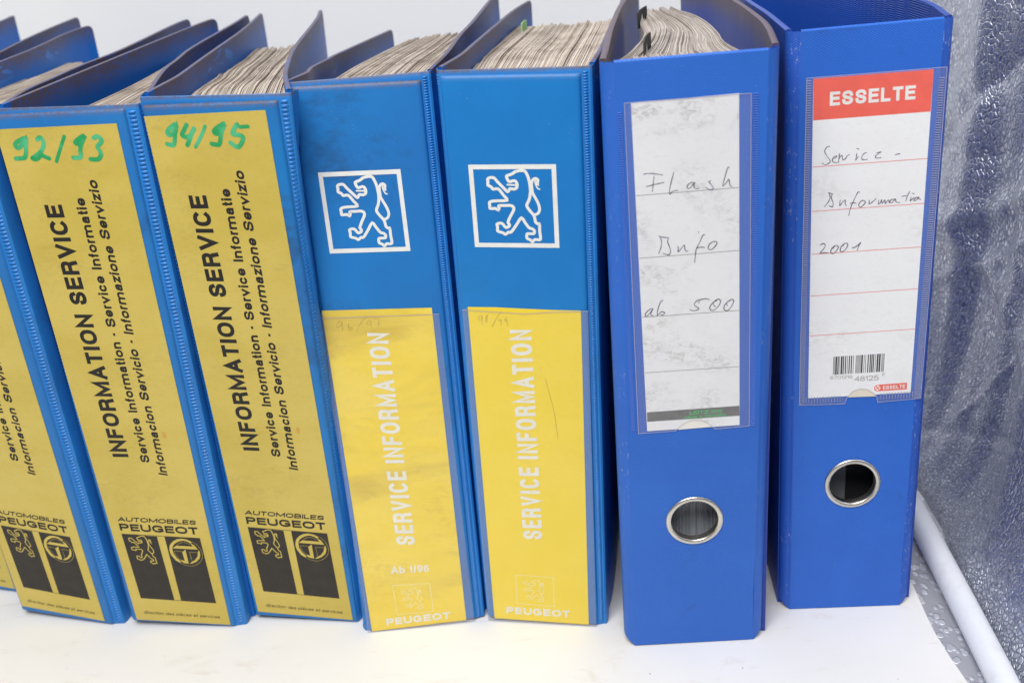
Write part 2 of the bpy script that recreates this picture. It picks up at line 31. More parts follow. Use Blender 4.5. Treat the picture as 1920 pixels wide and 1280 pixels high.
# ------------------------------------------------------------------ materials
class N:
    def __init__(s, name):
        s.m = bpy.data.materials.new(name); s.m.use_nodes = True; s.t = s.m.node_tree
        s.b = s.t.nodes['Principled BSDF']; s.l = s.t.links
        s.tc = s.t.nodes.new('ShaderNodeTexCoord'); s.obj = s.tc.outputs['Object']
    def link(s, a, b): s.l.new(a, b)
    def mapping(s, sc=(1, 1, 1), rot=(0, 0, 0), src=None):
        n = s.t.nodes.new('ShaderNodeMapping'); n.inputs['Scale'].default_value = sc; n.inputs['Rotation'].default_value = rot
        s.l.new(src or s.obj, n.inputs[0]); return n.outputs[0]
    def noise(s, scale, detail=4, rough=.6, vec=None, dist=0):
        n = s.t.nodes.new('ShaderNodeTexNoise'); n.inputs['Scale'].default_value = scale; n.inputs['Detail'].default_value = detail
        n.inputs['Roughness'].default_value = rough; n.inputs['Distortion'].default_value = dist
        s.l.new(vec or s.obj, n.inputs['Vector']); return n.outputs['Fac']
    def vor(s, scale, vec=None, feat='F1'):
        n = s.t.nodes.new('ShaderNodeTexVoronoi'); n.feature = feat; n.inputs['Scale'].default_value = scale
        s.l.new(vec or s.obj, n.inputs['Vector']); return n.outputs['Distance']
    def ramp(s, f, stops):
        n = s.t.nodes.new('ShaderNodeValToRGB'); e = n.color_ramp.elements
        while len(e) < len(stops): e.new(.5)
        for i, (p, c) in enumerate(stops):
            e[i].position = p; e[i].color = c if len(c) == 4 else (*c, 1)
        s.l.new(f, n.inputs[0]); return n.outputs[0]
    def mask(s, f, a, b, smooth=True):
        n = s.t.nodes.new('ShaderNodeMapRange'); n.interpolation_type = 'SMOOTHSTEP' if smooth else 'LINEAR'
        n.inputs[1].default_value = a; n.inputs[2].default_value = b; s.l.new(f, n.inputs[0]); return n.outputs[0]
    def math(s, op, a, b=0.):
        n = s.t.nodes.new('ShaderNodeMath'); n.operation = op
        for i, x in enumerate((a, b)):
            if isinstance(x, (int, float)): n.inputs[i].default_value = x
            else: s.l.new(x, n.inputs[i])
        return n.outputs[0]
    def mix(s, f, a, b):
        n = s.t.nodes.new('ShaderNodeMix'); n.data_type = 'RGBA'
        for i, x in ((0, f), (6, a), (7, b)):
            if isinstance(x, (int, float)): n.inputs[i].default_value = x
            elif isinstance(x, tuple): n.inputs[i].default_value = (*x, 1)
            else: s.l.new(x, n.inputs[i])
        return n.outputs[2]
    def attr(s, name):
        n = s.t.nodes.new('ShaderNodeAttribute'); n.attribute_name = name; return n.outputs['Fac']
    def axis(s, i):
        n = s.t.nodes.new('ShaderNodeSeparateXYZ'); s.l.new(s.obj, n.inputs[0]); return n.outputs[i]
    def bump(s, h, strength, dist, prev=None):
        n = s.t.nodes.new('ShaderNodeBump'); n.inputs['Strength'].default_value = strength; n.inputs['Distance'].default_value = dist
        s.l.new(h, n.inputs['Height'])
        if prev: s.l.new(prev, n.inputs['Normal'])
        return n.outputs[0]
    def done(s, col=None, rough=None, normal=None, **kw):
        for k, x in (('Base Color', col), ('Roughness', rough), ('Normal', normal)):
            if x is None: continue
            if isinstance(x, tuple): s.b.inputs[k].default_value = (*x, 1)
            elif isinstance(x, (int, float)): s.b.inputs[k].default_value = x
            else: s.l.new(x, s.b.inputs[k])
        for k, x in kw.items(): s.b.inputs[k].default_value = x
        return s.m
DUST = (.125, .078, .048); DARK = (.02, .022, .026)
def pvc(name, base, alt, dust=1., seed=0, grime=.5, band=14.):
    n = N(name); z = n.axis(2)
    v = n.mapping((1, 1, 1)); n.t.nodes[-1].inputs['Location'].default_value = (seed * .37, seed * .11, seed * .23)
    n1 = n.noise(9, 6, .62, v); n2 = n.noise(38, 6, .7, v); n3 = n.noise(700, 3, .6, v)
    col = n.mix(n.mask(n1, .38, .66), base, alt)
    g = n.math('MULTIPLY', n.mask(n.noise(14, 8, .72, v, .4), .52, .72), grime)
    col = n.mix(g, col, tuple(.35 * c + .3 * d for c, d in zip(base, (.06, .06, .07))))
    if dust:
        h = n.math('ADD', n.attr('rim'), n.math('MULTIPLY', n.math('SUBTRACT', n2, .5), band * .8))
        d = n.math('SUBTRACT', 1, n.mask(h, band * -.1, band * 1.15))
        rub = n.mask(n.noise(46, 3, .6, n.mapping((1, .3, 1.6))), .63, .67)
        d = n.math('MULTIPLY', d, n.math('SUBTRACT', 1, rub))
        d = n.math('MULTIPLY', d, n.mask(n3, .2, .6)); d = n.math('MULTIPLY', d, dust)
        col = n.mix(n.math('MULTIPLY', n.math('MULTIPLY', rub, .6), n.math('SUBTRACT', 1, n.mask(h, band * .4, band * 1.2))), col, (.10, .25, .62))
        col = n.mix(d, col, DUST)
    sp = n.math('MULTIPLY', n.mask(n.vor(420, v), .075, .05), n.mask(n2, .5, .6))
    col = n.mix(n.math('MULTIPLY', sp, .55), col, (.55, .56, .58))
    bm = n.bump(n1, .25, .0012, n.bump(n.noise(2600, 2, .5, v), .12, .0001))
    return n.done(col, n.mix(n1, (.36,) * 3, (.5,) * 3), bm, **{'Specular IOR Level': .34 if band < 10 else .16})
def weave(name, base, alt, seed, dust=.0, wear=0.):
    n = N(name); z = n.axis(2)
    v = n.mapping((1, 1, 1)); n.t.nodes[-1].inputs['Location'].default_value = (seed, 0, seed)
    n1 = n.noise(8, 6, .6, v); n2 = n.noise(45, 6, .7, v)
    col = n.mix(n.mask(n1, .35, .65), base, alt)
    col = n.mix(n.math('MULTIPLY', n.mask(n.noise(20, 8, .75, v, .5), .56, .74), .35), col, (.02, .035, .12))
    sp = n.math('MULTIPLY', n.mask(n.vor(380, v), .08, .05), n.mask(n2, .52, .6))
    col = n.mix(n.math('MULTIPLY', sp, .5), col, (.5, .55, .65))
    if wear:
        wn = n.mask(n.noise(900, 4, .7, n.mapping((1, 1, .35))), .60, .66); wl = n.mask(n.noise(26, 3, .6, v), .48, .60)
        col = n.mix(n.math('MULTIPLY', n.math('MULTIPLY', wn, wl), wear), col, (.42, .46, .55))
    if dust:
        h = n.math('ADD', n.attr('rim'), n.math('MULTIPLY', n.math('SUBTRACT', n2, .5), 14.))
        col = n.mix(n.math('MULTIPLY', n.math('SUBTRACT', 1, n.mask(h, 1.5, 17.)), dust), col, DUST)
    # pressed linen grain: two crossed rows of fine waves
    wv = []
    for r in (.55, -.55):
        w = n.t.nodes.new('ShaderNodeTexWave'); w.wave_type = 'BANDS'; w.bands_direction = 'Z'
        w.inputs['Scale'].default_value = 330; w.inputs['Distortion'].default_value = .6
        n.link(n.mapping((1, 1, 1), (0, r, 0)), w.inputs['Vector']); wv.append(w.outputs['Fac'])
    bm = n.bump(n.math('ADD', wv[0], wv[1]), .6, .00012, n.bump(n1, .2, .001))
    return n.done(col, n.mix(n2, (.38,) * 3, (.5,) * 3), bm, **{'Specular IOR Level': .38})
M = {}
def plain(name, col, rough=.5, metal=0., nz=0.):
    n = N(name)
    c = col
    if nz: c = n.mix(n.mask(n.noise(120, 5, .7), .3, .7), tuple(x * (1 - nz) for x in col), tuple(min(1, x * (1 + nz)) for x in col))
    return n.done(c, rough, Metallic=metal)
M['ink'] = plain('printing_ink_black', (.012, .010, .009), .6, nz=.25)
M['ink_grey'] = plain('printing_ink_grey', (.30, .27, .26), .6, nz=.2)
M['ink_thin'] = plain('printing_ink_thin', (.075, .06, .02), .6, nz=.2)
M['white_ink'] = plain('screen_print_white', (.80, .80, .77), .5, nz=.05)
M['cream_ink'] = plain('cream_print', (.80, .78, .68), .5, nz=.05)
M['pale_ink'] = plain('pale_yellow_print', (.86, .78, .42), .5, nz=.05)
M['pen'] = plain('ballpoint_pen', (.09, .065, .13), .5, nz=.4)
M['pen_dark'] = plain('ballpoint_pen_dark', (.10, .07, .11), .5, nz=.4)
M['pencil'] = plain('pencil_line', (.46, .32, .06), .6, nz=.3)
M['red'] = plain('red_print', (.86, .115, .075), .45, nz=.05)
M['redline'] = plain('red_rule', (.80, .22, .2), .5)
M['darkline'] = plain('grey_rule', (.27, .25, .25), .5)
M['greentype'] = plain('green_print', (.06, .52, .13), .5)
M['metal'] = plain('nickel_ring', (.62, .59, .54), .33, 1., nz=.1)
M['greyplate'] = plain('grey_steel_plate', (.27, .29, .31), .5)
M['black_tab'] = plain('black_card', (.035, .035, .035), .6)
M['green_tab'] = plain('green_card', (.30, .55, .22), .6)
n = N('green_marker'); f = n.noise(160, 4, .7)
M['marker'] = n.done(n.mix(n.mask(n.noise(90, 3, .5), .38, .62), (.02, .34, .10), (.09, .50, .24)), .5)
def label_mat(name, c1, c2, grime, gcol, seed=0, bumps=.0006, spot=0, wrinkle_shade=0):
    n = N(name); v = n.mapping((1, 1, 1.7)); n.t.nodes[-1].inputs['Location'].default_value = (seed * .3, 0, seed * .7)
    col = n.mix(n.mask(n.noise(14, 6, .65, v), .35, .65), c1, c2)
    col = n.mix(n.math('MULTIPLY', n.mask(n.noise(420, 4, .75, v), .52, .7), .22), col, tuple(x * .72 for x in c1))
    pat = n.math('MULTIPLY', n.mask(n.noise(19, 5, .6, v, .5), .47, .66), n.mask(n.noise(230, 8, .8, v, .8), .45, .60))
    col = n.mix(n.math('MULTIPLY', pat, grime), col, gcol)
    col = n.mix(n.math('MULTIPLY', n.mask(n.vor(160, v), .07, .04), spot), col, gcol)
    if wrinkle_shade:
        sv = n.mapping((1, 1, .8), (0, .7, 0)); col = n.mix(n.math('MULTIPLY', n.mask(n.noise(24, 4, .55, n.mapping((.55, 1, 1.5), (0, .6, 0)), .4), .50, .74), wrinkle_shade), col, (.50, .34, .055))  # diagonal brown noise paints the shading of the wrinkles into the label colour
    return n.done(col, .46, n.bump(n.noise(22, 3, .5, v, .3), .5, bumps, n.bump(n.noise(500, 3, .6, v), .12, .0001)))
M['gold'] = label_mat('gold_label', (.60, .455, .075), (.66, .515, .115), .12, (.33, .25, .09), 1, .0004, .3)
M['gold2'] = label_mat('gold_label_worn', (.58, .44, .075), (.64, .495, .11), .2, (.30, .22, .08), 3, .0004, .4)
M['yellow'] = label_mat('yellow_label', (.88, .66, .035), (.90, .68, .06), .10, (.52, .37, .07), 5, .0005, .3)
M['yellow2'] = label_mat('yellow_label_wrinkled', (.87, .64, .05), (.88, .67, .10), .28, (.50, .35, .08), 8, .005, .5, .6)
M['paperL'] = label_mat('white_label_smudged', (.80, .80, .825), (.83, .835, .85), .66, (.37, .345, .335), 2, .0003, .2)
M['paperE'] = label_mat('white_label', (.85, .85, .86), (.87, .875, .88), .30, (.52, .50, .47), 4, .0003, .2)
M['black'] = plain('black_print', (.027, .022, .017), .65, nz=.2)
M['band'] = plain('grey_print', (.16, .16, .16), .5, nz=.15)
M['cream_pale'] = plain('pale_cream_card', (.80, .775, .72), .5, nz=.03)
M['cream'] = plain('cream_card', (.74, .68, .56), .5, nz=.03)
BLUE = (.012, .205, .60); BLUE2 = (.018, .235, .66)
M['P_panel'] = [pvc('blue_vinyl_%s' % w, b, c, d, s, gr, 3.2) for w, b, c, d, s, gr in (
    ('a', (.018, .17, .49), (.028, .20, .55), 0.8, 1, .3), ('b', (.018, .17, .49), (.028, .20, .55), 0.8, 2, .4),
    ('c', (.018, .17, .49), (.024, .195, .54), 0.9, 3, .5), ('d', (.022, .155, .44), (.012, .20, .55), 0.9, 4, .9),
    ('e', (.018, .165, .48), (.014, .195, .54), 0.95, 5, .75), ('f', (.010, .185, .53), (.013, .215, .60), 0.35, 6, .3))]
M['P_cover'] = [pvc('blue_vinyl_cover_%d' % i, (.005, .12, .50), (.008, .15, .58), 1., 10 + i, .35) for i in range(6)]
M['ledge'] = pvc('dusty_blue_vinyl_edge', (.02, .19, .56), (.025, .22, .62), .9, 30, .4, 2.0)
M['L_panel'] = weave('linen_blue_board', (.020, .128, .55), (.025, .148, .61), 1.3)
M['E_panel'] = weave('linen_blue_board_bright', (.018, .120, .54), (.023, .138, .60), 4.1)
M['L_fold'] = weave('linen_blue_rubbed_fold', (.020, .125, .54), (.026, .14, .59), 1.3, 0, .5)
M['E_fold'] = weave('linen_blue_rubbed_fold_worn', (.02, .105, .52), (.03, .12, .56), 7.3, 0, .9)
M['rib'] = plain('glossy_blue_rib', (.018, .20, .60), .24, nz=.1)
M['stain'] = plain('orange_stain', (.62, .36, .07), .5, nz=.15)
M['L_cover'] = weave('blue_board_dusty', (.016, .055, .36), (.022, .065, .34), 2.2, .8)
M['E_cover'] = weave('blue_board_inside', (.010, .065, .37), (.013, .075, .43), 5.2, .1)
def film_mat(name, col, alpha, rough=.3):
    n = N(name); n.done(col, rough, n.bump(n.noise(40, 3, .5), .35, .0006), **{'Specular IOR Level': .3}); n.b.inputs['Alpha'].default_value = alpha
    return n.m
M['film'] = film_mat('clear_pocket_film', (.62, .62, .72), .05); M['gap'] = film_mat('pocket_film_air_gap', (.33, .40, .62), .32)
M['filmL'] = film_mat('clear_pocket_film_thin', (.6, .6, .66), .05); M['gapL'] = film_mat('pocket_film_air_gap_thin', (.30, .34, .62), .20)
M['weld'] = plain('clear_weld_line', (.50, .44, .46), .3)
M['tick'] = plain('blue_weld_tick', (.12, .24, .72), .22)
M['tickE'] = plain('pale_weld_tick', (.30, .34, .52), .22)
n = N('sheet_edges')
gm = n.t.nodes.new('ShaderNodeNewGeometry'); ri = gm.outputs['Random Per Island']
n.t.nodes.new('ShaderNodeMapping')
c = n.ramp(ri, [(0, (.44, .365, .30)), (.3, (.51, .435, .37)), (.62, (.55, .475, .405)), (.86, (.61, .54, .48)), (1, (.70, .64, .57))])
c = n.mix(n.math('MULTIPLY', n.mask(n.noise(45, 5, .6), .42, .68), .5), c, (.21, .16, .12))
c = n.mix(n.mask(n.axis(2), .296, .286), c, n.ramp(ri, [(0, (.55, .56, .57)), (1, (.82, .83, .84))]))
M['sheets'] = n.done(c, .8)
n = N('sheet_edges_pale')
gm = n.t.nodes.new('ShaderNodeNewGeometry'); ri = gm.outputs['Random Per Island']
c = n.ramp(ri, [(0, (.36, .30, .27)), (.3, (.45, .395, .36)), (.62, (.51, .455, .42)), (.86, (.57, .52, .49)), (1, (.66, .62, .60))])
c = n.mix(n.math('MULTIPLY', n.mask(n.noise(45, 5, .6), .45, .7), .45), c, (.28, .22, .17))
c = n.mix(n.mask(n.axis(2), .300, .288), c, n.ramp(ri, [(0, (.50, .54, .58)), (1, (.86, .89, .92))]))
M['sheets_pale'] = n.done(c, .8)
n = N('white_paper_ground')
c = n.mix(n.mask(n.noise(7, 5, .6), .4, .7), (.80, .79, .775), (.78, .765, .74))
c = n.mix(n.math('MULTIPLY', n.mask(n.noise(26, 7, .75, n.mapping((1, 2.2, 1), (0, 0, .5)), .5), .55, .72), .40), c, (.62, .54, .43))
c = n.mix(n.math('MULTIPLY', n.mask(n.vor(60), .034, .018), .85), c, (.22, .19, .17))
M['ground'] = n.done(c, .62, n.bump(n.noise(12, 3, .5), .25, .002))
n = N('white_backdrop'); M['backdrop'] = n.done(n.mix(n.mask(n.noise(3, 3, .5), .3, .7), (.84, .85, .855), (.87, .875, .88)), .8)
n = N('white_plastic_tube'); M['tube'] = n.done(n.mix(n.mask(n.noise(60, 6, .7), .5, .75), (.78, .80, .84), (.70, .71, .74)), .35)
def foil(name, vertical=True):
    n = N(name)
    sc = (1, .62, .40) if vertical else (1, .8, 1)
    dn = n.t.nodes.new('ShaderNodeVectorMath'); dn.operation = 'ADD'
    nz_ = n.t.nodes.new('ShaderNodeTexNoise'); nz_.inputs['Scale'].default_value = 60
    n.link(n.obj, nz_.inputs['Vector'])
    sm = n.t.nodes.new('ShaderNodeVectorMath'); sm.operation = 'SCALE'; sm.inputs['Scale'].default_value = .003
    n.link(nz_.outputs['Color'], sm.inputs[0]); n.link(n.obj, dn.inputs[0]); n.link(sm.outputs[0], dn.inputs[1])
    v = n.mapping(sc, src=dn.outputs[0])
    if vertical:
        d = n.vor(600, v, 'DISTANCE_TO_EDGE'); cell = n.mask(d, .02, .17); streak = n.math('MULTIPLY', n.mask(n.vor(600, v), .42, .18), n.mask(n.noise(140, 2, .5), .35, .65))
        col = n.mix(streak, n.mix(cell, (.44, .46, .54), (.66, .68, .76)), (.97, .98, .99))
        bm = n.bump(cell, .7, .0005, n.bump(n.noise(16, 3, .5), .45, .006))
        return n.done(col, n.mix(streak, (.36,) * 3, (.24,) * 3), bm, Metallic=.9)
    cell = n.mask(n.vor(230, v), .50, .28)
    col = n.mix(cell, (.60, .60, .63), (.93, .94, .95))
    bm = n.bump(cell, .6, .0006, n.bump(n.noise(18, 2, .5), .25, .004))
    return n.done(col, n.mix(cell, (.55,) * 3, (.28,) * 3), bm, Metallic=.8)
M['foil'] = foil('hammered_silver_foil'); M['foil_floor'] = foil('hammered_silver_foil_floor', False)
# ------------------------------------------------------------------ mesh helpers (all lengths in mm)
class MB:
    def __init__(s): s.v = []; s.f = []; s.sm = []; s.a = []
    def add(s, vs, fs, smooth=False, at=None):
        o = len(s.v); s.v += [tuple(p) for p in vs]; s.a += list(at) if at is not None else [99.] * len(vs); s.f += [tuple(i + o for i in f) for f in fs]; s.sm += [smooth] * len(fs)
    def grid(s, rows, smooth=True, closed=False, at=None):
        n = len(rows[0]); vs = [p for r in rows for p in r]; fs = []
        for i in range(len(rows) - 1):
            for j in range(n - 1 + (1 if closed else 0)):
                a, b = i * n + j, i * n + (j + 1) % n
                fs.append((a, b, b + n, a + n))
        s.add(vs, fs, smooth, [x for r in at for x in r] if at is not None else None)
    def build(s, name, mat, parent=None, clampz=True, ang=None):
        me = bpy.data.meshes.new(name)
        me.from_pydata([(x / 1000, y / 1000, (max(z, .25) if clampz else z) / 1000) for x, y, z in s.v], [], s.f)
        me.polygons.foreach_set('use_smooth', s.sm); me.materials.append(mat)
        me.attributes.new('rim', 'FLOAT', 'POINT').data.foreach_set('value', s.a)
        if ang:
            bm = bmesh.new(); bm.from_mesh(me); bmesh.ops.remove_doubles(bm, verts=bm.verts, dist=2e-6)
            bmesh.ops.recalc_face_normals(bm, faces=bm.faces); bm.to_mesh(me); bm.free(); me.set_sharp_from_angle(angle=math.radians(ang))
        me.update()
        o = bpy.data.objects.new(name, me); scene.collection.objects.link(o)
        if parent: o.parent = parent
        return o
def tag(o, label=None, cat=None, group=None, kind=None):
    if label: o['label'] = label
    if cat: o['category'] = cat
    if group: o['group'] = group
    if kind: o['kind'] = kind
    return o
def catmull(P, n=6, closed=False):
    P = [np.array(p, float) for p in P]
    if len(P) < 3: return P
    Q = [P[-1]] + P + [P[0], P[1]] if closed else [2 * P[0] - P[1]] + P + [2 * P[-1] - P[-2]]
    out = []
    for i in range(1, len(Q) - 2):
        a, b, c, d = Q[i - 1:i + 3]
        for k in range(n):
            t = k / n
            out.append(.5 * (2 * b + (c - a) * t + (2 * a - 5 * b + 4 * c - d) * t * t + (3 * b - a - 3 * c + d) * t ** 3))
    if not closed: out.append(P[-1])
    return out
def resample(P, m):
    P = np.array(P, float); d = np.r_[0, np.cumsum(np.linalg.norm(np.diff(P[:, :2], axis=0), axis=1))]
    return np.stack([np.interp(np.linspace(0, d[-1], m), d, P[:, k]) for k in range(P.shape[1])], 1)
def stroke2(P, w, closed=False, cap='sq', wf=None):
    """2-D ribbon of width w along P with mitred joints -> verts, faces"""
    Q = [np.array(p, float) for p in P]; R = [Q[0]]
    for p in Q[1:]:
        if np.linalg.norm(p - R[-1]) > 1e-5: R.append(p)
    if closed and np.linalg.norm(R[0] - R[-1]) < 1e-5: R.pop()
    n = len(R)
    if n < 2: return [], []
    if not closed and cap == 'sq':
        d0 = (R[0] - R[1]) / np.linalg.norm(R[0] - R[1]); d1 = (R[-1] - R[-2]) / np.linalg.norm(R[-1] - R[-2])
        R[0] = R[0] + d0 * w / 2; R[-1] = R[-1] + d1 * w / 2
    vs = []; fs = []
    def nrm(a, b): d = (b - a) / np.linalg.norm(b - a); return np.array([-d[1], d[0]])
    for i in range(n):
        if closed: a, b = nrm(R[i - 1], R[i]), nrm(R[i], R[(i + 1) % n])
        else: a = nrm(R[max(i - 1, 0)], R[max(i, 1)]); b = nrm(R[min(i, n - 2)], R[min(i + 1, n - 1)])
        m = a + b; L = np.linalg.norm(m)
        m = b if L < .2 else m / L
        k = min(1 / max(m @ b, .3), 2.6)
        ww = w * (wf(i / (n - 1)) if wf else 1)
        vs += [R[i] + m * ww / 2 * k, R[i] - m * ww / 2 * k]
    c = n if closed else n - 1
    for i in range(c): j = (i + 1) % n; fs.append((2 * i, 2 * i + 1, 2 * j + 1, 2 * j))
    if cap == 'round' and not closed:
        for e, (i, dr) in enumerate(((0, R[0] - R[1]), (n - 1, R[-1] - R[-2]))):
            dr = dr / np.linalg.norm(dr); l, r = vs[2 * i], vs[2 * i + 1]; c0 = (l + r) / 2; hw = np.linalg.norm(l - r) / 2; nn = (l - c0) / max(hw, 1e-9)
            base = len(vs); k = 5
            for q in range(1, k): t = math.pi * q / k; vs.append(c0 + nn * math.cos(t) * hw + dr * math.sin(t) * hw)
            idx = [2 * i] + list(range(base, base + k - 1)) + [2 * i + 1]; fs.append(tuple(idx if e else idx[::-1]))
    return vs, fs
# ------------------------------------------------------------------ stroke lettering
SP = '~.95,.77 .85,.93 .5,1 .15,.93 .03,.76 .15,.6 .5,.51 .87,.4 .98,.24 .85,.07 .5,0 .12,.07 .02,.25'
GL = {  # width, paths
 'A': (.72, '0,0 .5,1 1,0|.2,.3 .8,.3'), 'B': (.68, '0,0 0,1 .6,1 @.6,.76,.34,.24,90,-90 0,.52|.5,.52 @.6,.26,.4,.26,90,-90 0,0'),
 'C': (.70, '@.5,.5,.5,.5,42,318'), 'D': (.70, '0,0 0,1 .4,1 @.4,.5,.6,.5,90,-90 0,0'), 'E': (.61, '1,1 0,1 0,0 1,0|0,.52 .9,.52'),
 'F': (.57, '1,1 0,1 0,0|0,.5 .85,.5'), 'G': (.74, '@.5,.5,.5,.5,45,310|.95,.16 .95,.45 .6,.45'), 'I': (0, '.5,0 .5,1'), 'L': (.57, '0,1 0,0 1,0'),
 'M': (.83, '0,0 0,1 .5,.12 1,1 1,0'), 'N': (.68, '0,0 0,1 1,0 1,1'), 'O': (.76, '@.5,.5,.5,.5,0,360'),
 'P': (.64, '0,0 0,1 .6,1 @.6,.72,.4,.28,90,-90 0,.44'), 'R': (.68, '0,0 0,1 .6,1 @.6,.74,.36,.26,90,-90 0,.48|.55,.48 @.6,.22,.34,.26,90,10 1,0'),
 'S': (.66, SP), 'T': (.62, '0,1 1,1|.5,1 .5,0'), 'U': (.68, '0,1 0,.35 @.5,.35,.5,.35,180,360 1,1'), 'V': (.70, '0,1 .5,0 1,1'), 'Z': (.6, '0,1 1,1 0,0 1,0'),
 'a': (.52, '~.08,.72 .2,.93 .5,1 .8,.93 .9,.7 .9,.35 .9,0|~.9,.6 .5,.54 .12,.44 0,.24 .12,.04 .42,0 .76,.1 .9,.35'),
 'b': (.55, '0,1.37 0,0|@.5,.5,.5,.5,0,360'), 'c': (.52, '@.5,.5,.5,.5,42,318'), 'd': (.55, '1,1.37 1,0|@.5,.5,.5,.5,0,360'),
 'e': (.54, '0,.48 1,.48 @.5,.5,.5,.5,0,318'), 'è': (.54, '0,.48 1,.48 @.5,.5,.5,.5,0,318|.65,1.22 .35,1.5'), 'f': (.30, '~1,1.37 .75,1.37 .5,1.2 .5,1 .5,.5 .5,0|0,1 1,1'),
 'i': (0, '.5,0 .5,1|.5,1.36 .5,1.38'), 'm': (.86, '0,0 0,1|~0,.7 .1,.95 .28,1 .45,.9 .5,.65 .5,.3 .5,0|~.5,.7 .6,.95 .8,1 .95,.9 1,.65 1,.3 1,0'),
 'n': (.53, '0,0 0,1|~0,.65 .2,.93 .55,1 .9,.88 1,.6 1,.3 1,0'), 'o': (.57, '@.5,.5,.5,.5,0,360'), 'p': (.55, '0,1 0,-.38|@.5,.5,.5,.5,0,360'),
 'r': (.32, '0,0 0,1|~0,.6 .3,.93 1,1'), 's': (.50, SP), 't': (.30, '~.4,1.35 .4,1 .4,.5 .42,.15 .6,0 1,0|0,1 1,1'),
 'u': (.53, '1,1 1,0|~1,.35 .8,.07 .45,0 .1,.12 0,.4 0,.7 0,1'), 'v': (.55, '0,1 .5,0 1,1'), 'y': (.55, '0,1 .5,0|1,1 .4,-.3 .1,-.36'), 'z': (.48, '0,1 1,1 0,0 1,0'),
 '0': (.52, '@.5,.5,.5,.5,0,360'), '1': (.30, '0,.72 .8,1 .8,0'), '2': (.52, '~0,.72 .1,.92 .5,1 .9,.9 .95,.68 .7,.42 .3,.2 0,0|0,0 1,0'),
 '4': (.54, '.75,0 .75,1 0,.3 1,.3'), '5': (.52, '.92,1 .15,1 .08,.54|~.08,.54 .5,.64 .9,.54 1,.32 .85,.07 .5,0 .1,.07 0,.22'),
 '6': (.52, '@.5,.31,.5,.31,0,360|~.92,.88 .5,1 .12,.82 0,.35'), '7': (.52, '0,1 1,1 .35,0'), '8': (.52, '@.5,.27,.5,.27,0,360|@.5,.77,.43,.23,0,360'),
 '9': (.52, '@.5,.69,.5,.31,0,360|~.08,.12 .5,0 .88,.18 1,.65'), '-': (.26, '0,.4 1,.4'), '/': (.3, '0,-.05 1,1.05')}
def glyph_paths(spec):
    out = []
    for part in spec.split('|'):
        sm = part[0] == '~'; pts = []
        for tok in part.lstrip('~').split():
            if tok[0] == '@':
                cx, cy, rx, ry, a0, a1 = map(float, tok[1:].split(',')); m = max(3, int(abs(a1 - a0) / 18))
                for k in range(m + 1):
                    t = math.radians(a0 + (a1 - a0) * k / m); c, s_ = math.cos(t), math.sin(t); e = 2 / 2.35
                    pts.append((cx + rx * math.copysign(abs(c) ** e, c), cy + ry * math.copysign(abs(s_) ** e, s_)))
            else: pts.append(tuple(map(float, tok.split(','))))
        closed = '@' in part and part.count(' ') == 0 and part.endswith('0,360')
        if sm: pts = [tuple(p) for p in catmull(pts, 3)]
        out.append((pts, closed))
    return out
LOWER = set('abcdefghijklmnopqrstuvwxyzè')
def text_mesh(mb, S, txt, P3, w, off):
    """lettering between baseline start, baseline end and cap-top point of the first letter"""
    p0, p1, p2 = map(np.array, P3); length = np.linalg.norm(p1 - p0); ex = (p1 - p0) / length
    cap = p2 - p0; ey = cap - (cap @ ex) * ex; ch = np.linalg.norm(ey); sl = (cap @ ex) / ch
    if abs(sl) > .35: sl = 0
    ey = ey / ch; total = length / ch
    sb = .085 + w * .28
    nat = [GL[c][0] if c != ' ' else .3 for c in txt]
    fixed = sum(w for c in txt if c != ' ') + sb * (len(txt) - 1)
    nets = [max(x - w, 0) if c != ' ' else .24 for x, c in zip(nat, txt)]
    k = (total - fixed) / sum(nets)
    if k < .45:
        sb = max(.03, sb - (.45 * sum(nets) - (total - fixed)) / (len(txt) - 1)); fixed = sum(w for c in txt if c != ' ') + sb * (len(txt) - 1); k = (total - fixed) / sum(nets)
    x = 0; cnt = 0
    for c, nt in zip(txt, nets):
        if c == ' ': x += nt * k + sb; continue
        gw = nt * k + w; h = .735 if c in LOWER else 1.
        for pts, closed in glyph_paths(GL[c][1]):
            asc = (1 - w) / (h - w); pts = [(a, 1 + (b - 1) / .37 * (asc - 1) if (b > 1.01 and c in LOWER) else b) for a, b in pts]
            q = [(x + w / 2 + (px * (gw - w) if gw > w + 1e-6 else 0), w / 2 + py * (h - w)) for px, py in pts]
            vs, fs = stroke2(q, w, closed)
            cnt += 1; o = off + .0125 * (cnt % 3)
            mb.add([S(*(p0 + ex * (v[0] * ch) + (ey + sl * ex) * (v[1] * ch)), o + .012 * kk / len(vs)) for kk, v in enumerate(vs)], fs)
        x += gw + sb
def lines_mesh(mb, S, strokes, w, off, smooth=True, wf=None, cap='round'):
    for i, P in enumerate(strokes):
        q = catmull(P, 5) if smooth and len(P) > 2 else P
        vs, fs = stroke2(q, w, False, cap, wf)
        n = len(vs)
        mb.add([S(v[0], v[1], off + .004 * i + .006 * (k / n)) for k, v in enumerate(vs)], fs)
def poly_mesh(mb, S, P, off, thick=0):
    n = len(P); vs = [S(p[0], p[1], off) for p in P]; fs = [tuple(range(n))]
    if thick: vs += [S(p[0], p[1], off - thick) for p in P]; fs += [(i, i + n, (i + 1) % n + n, (i + 1) % n) for i in range(n)]
    mb.add(vs, fs)
def fill_poly(mb, S, P, off):
    from mathutils.geometry import tessellate_polygon
    t = tessellate_polygon([[Vector((p[0], p[1], 0)) for p in P]])
    mb.add([S(p[0], p[1], off) for p in P], [tuple(f) for f in t])
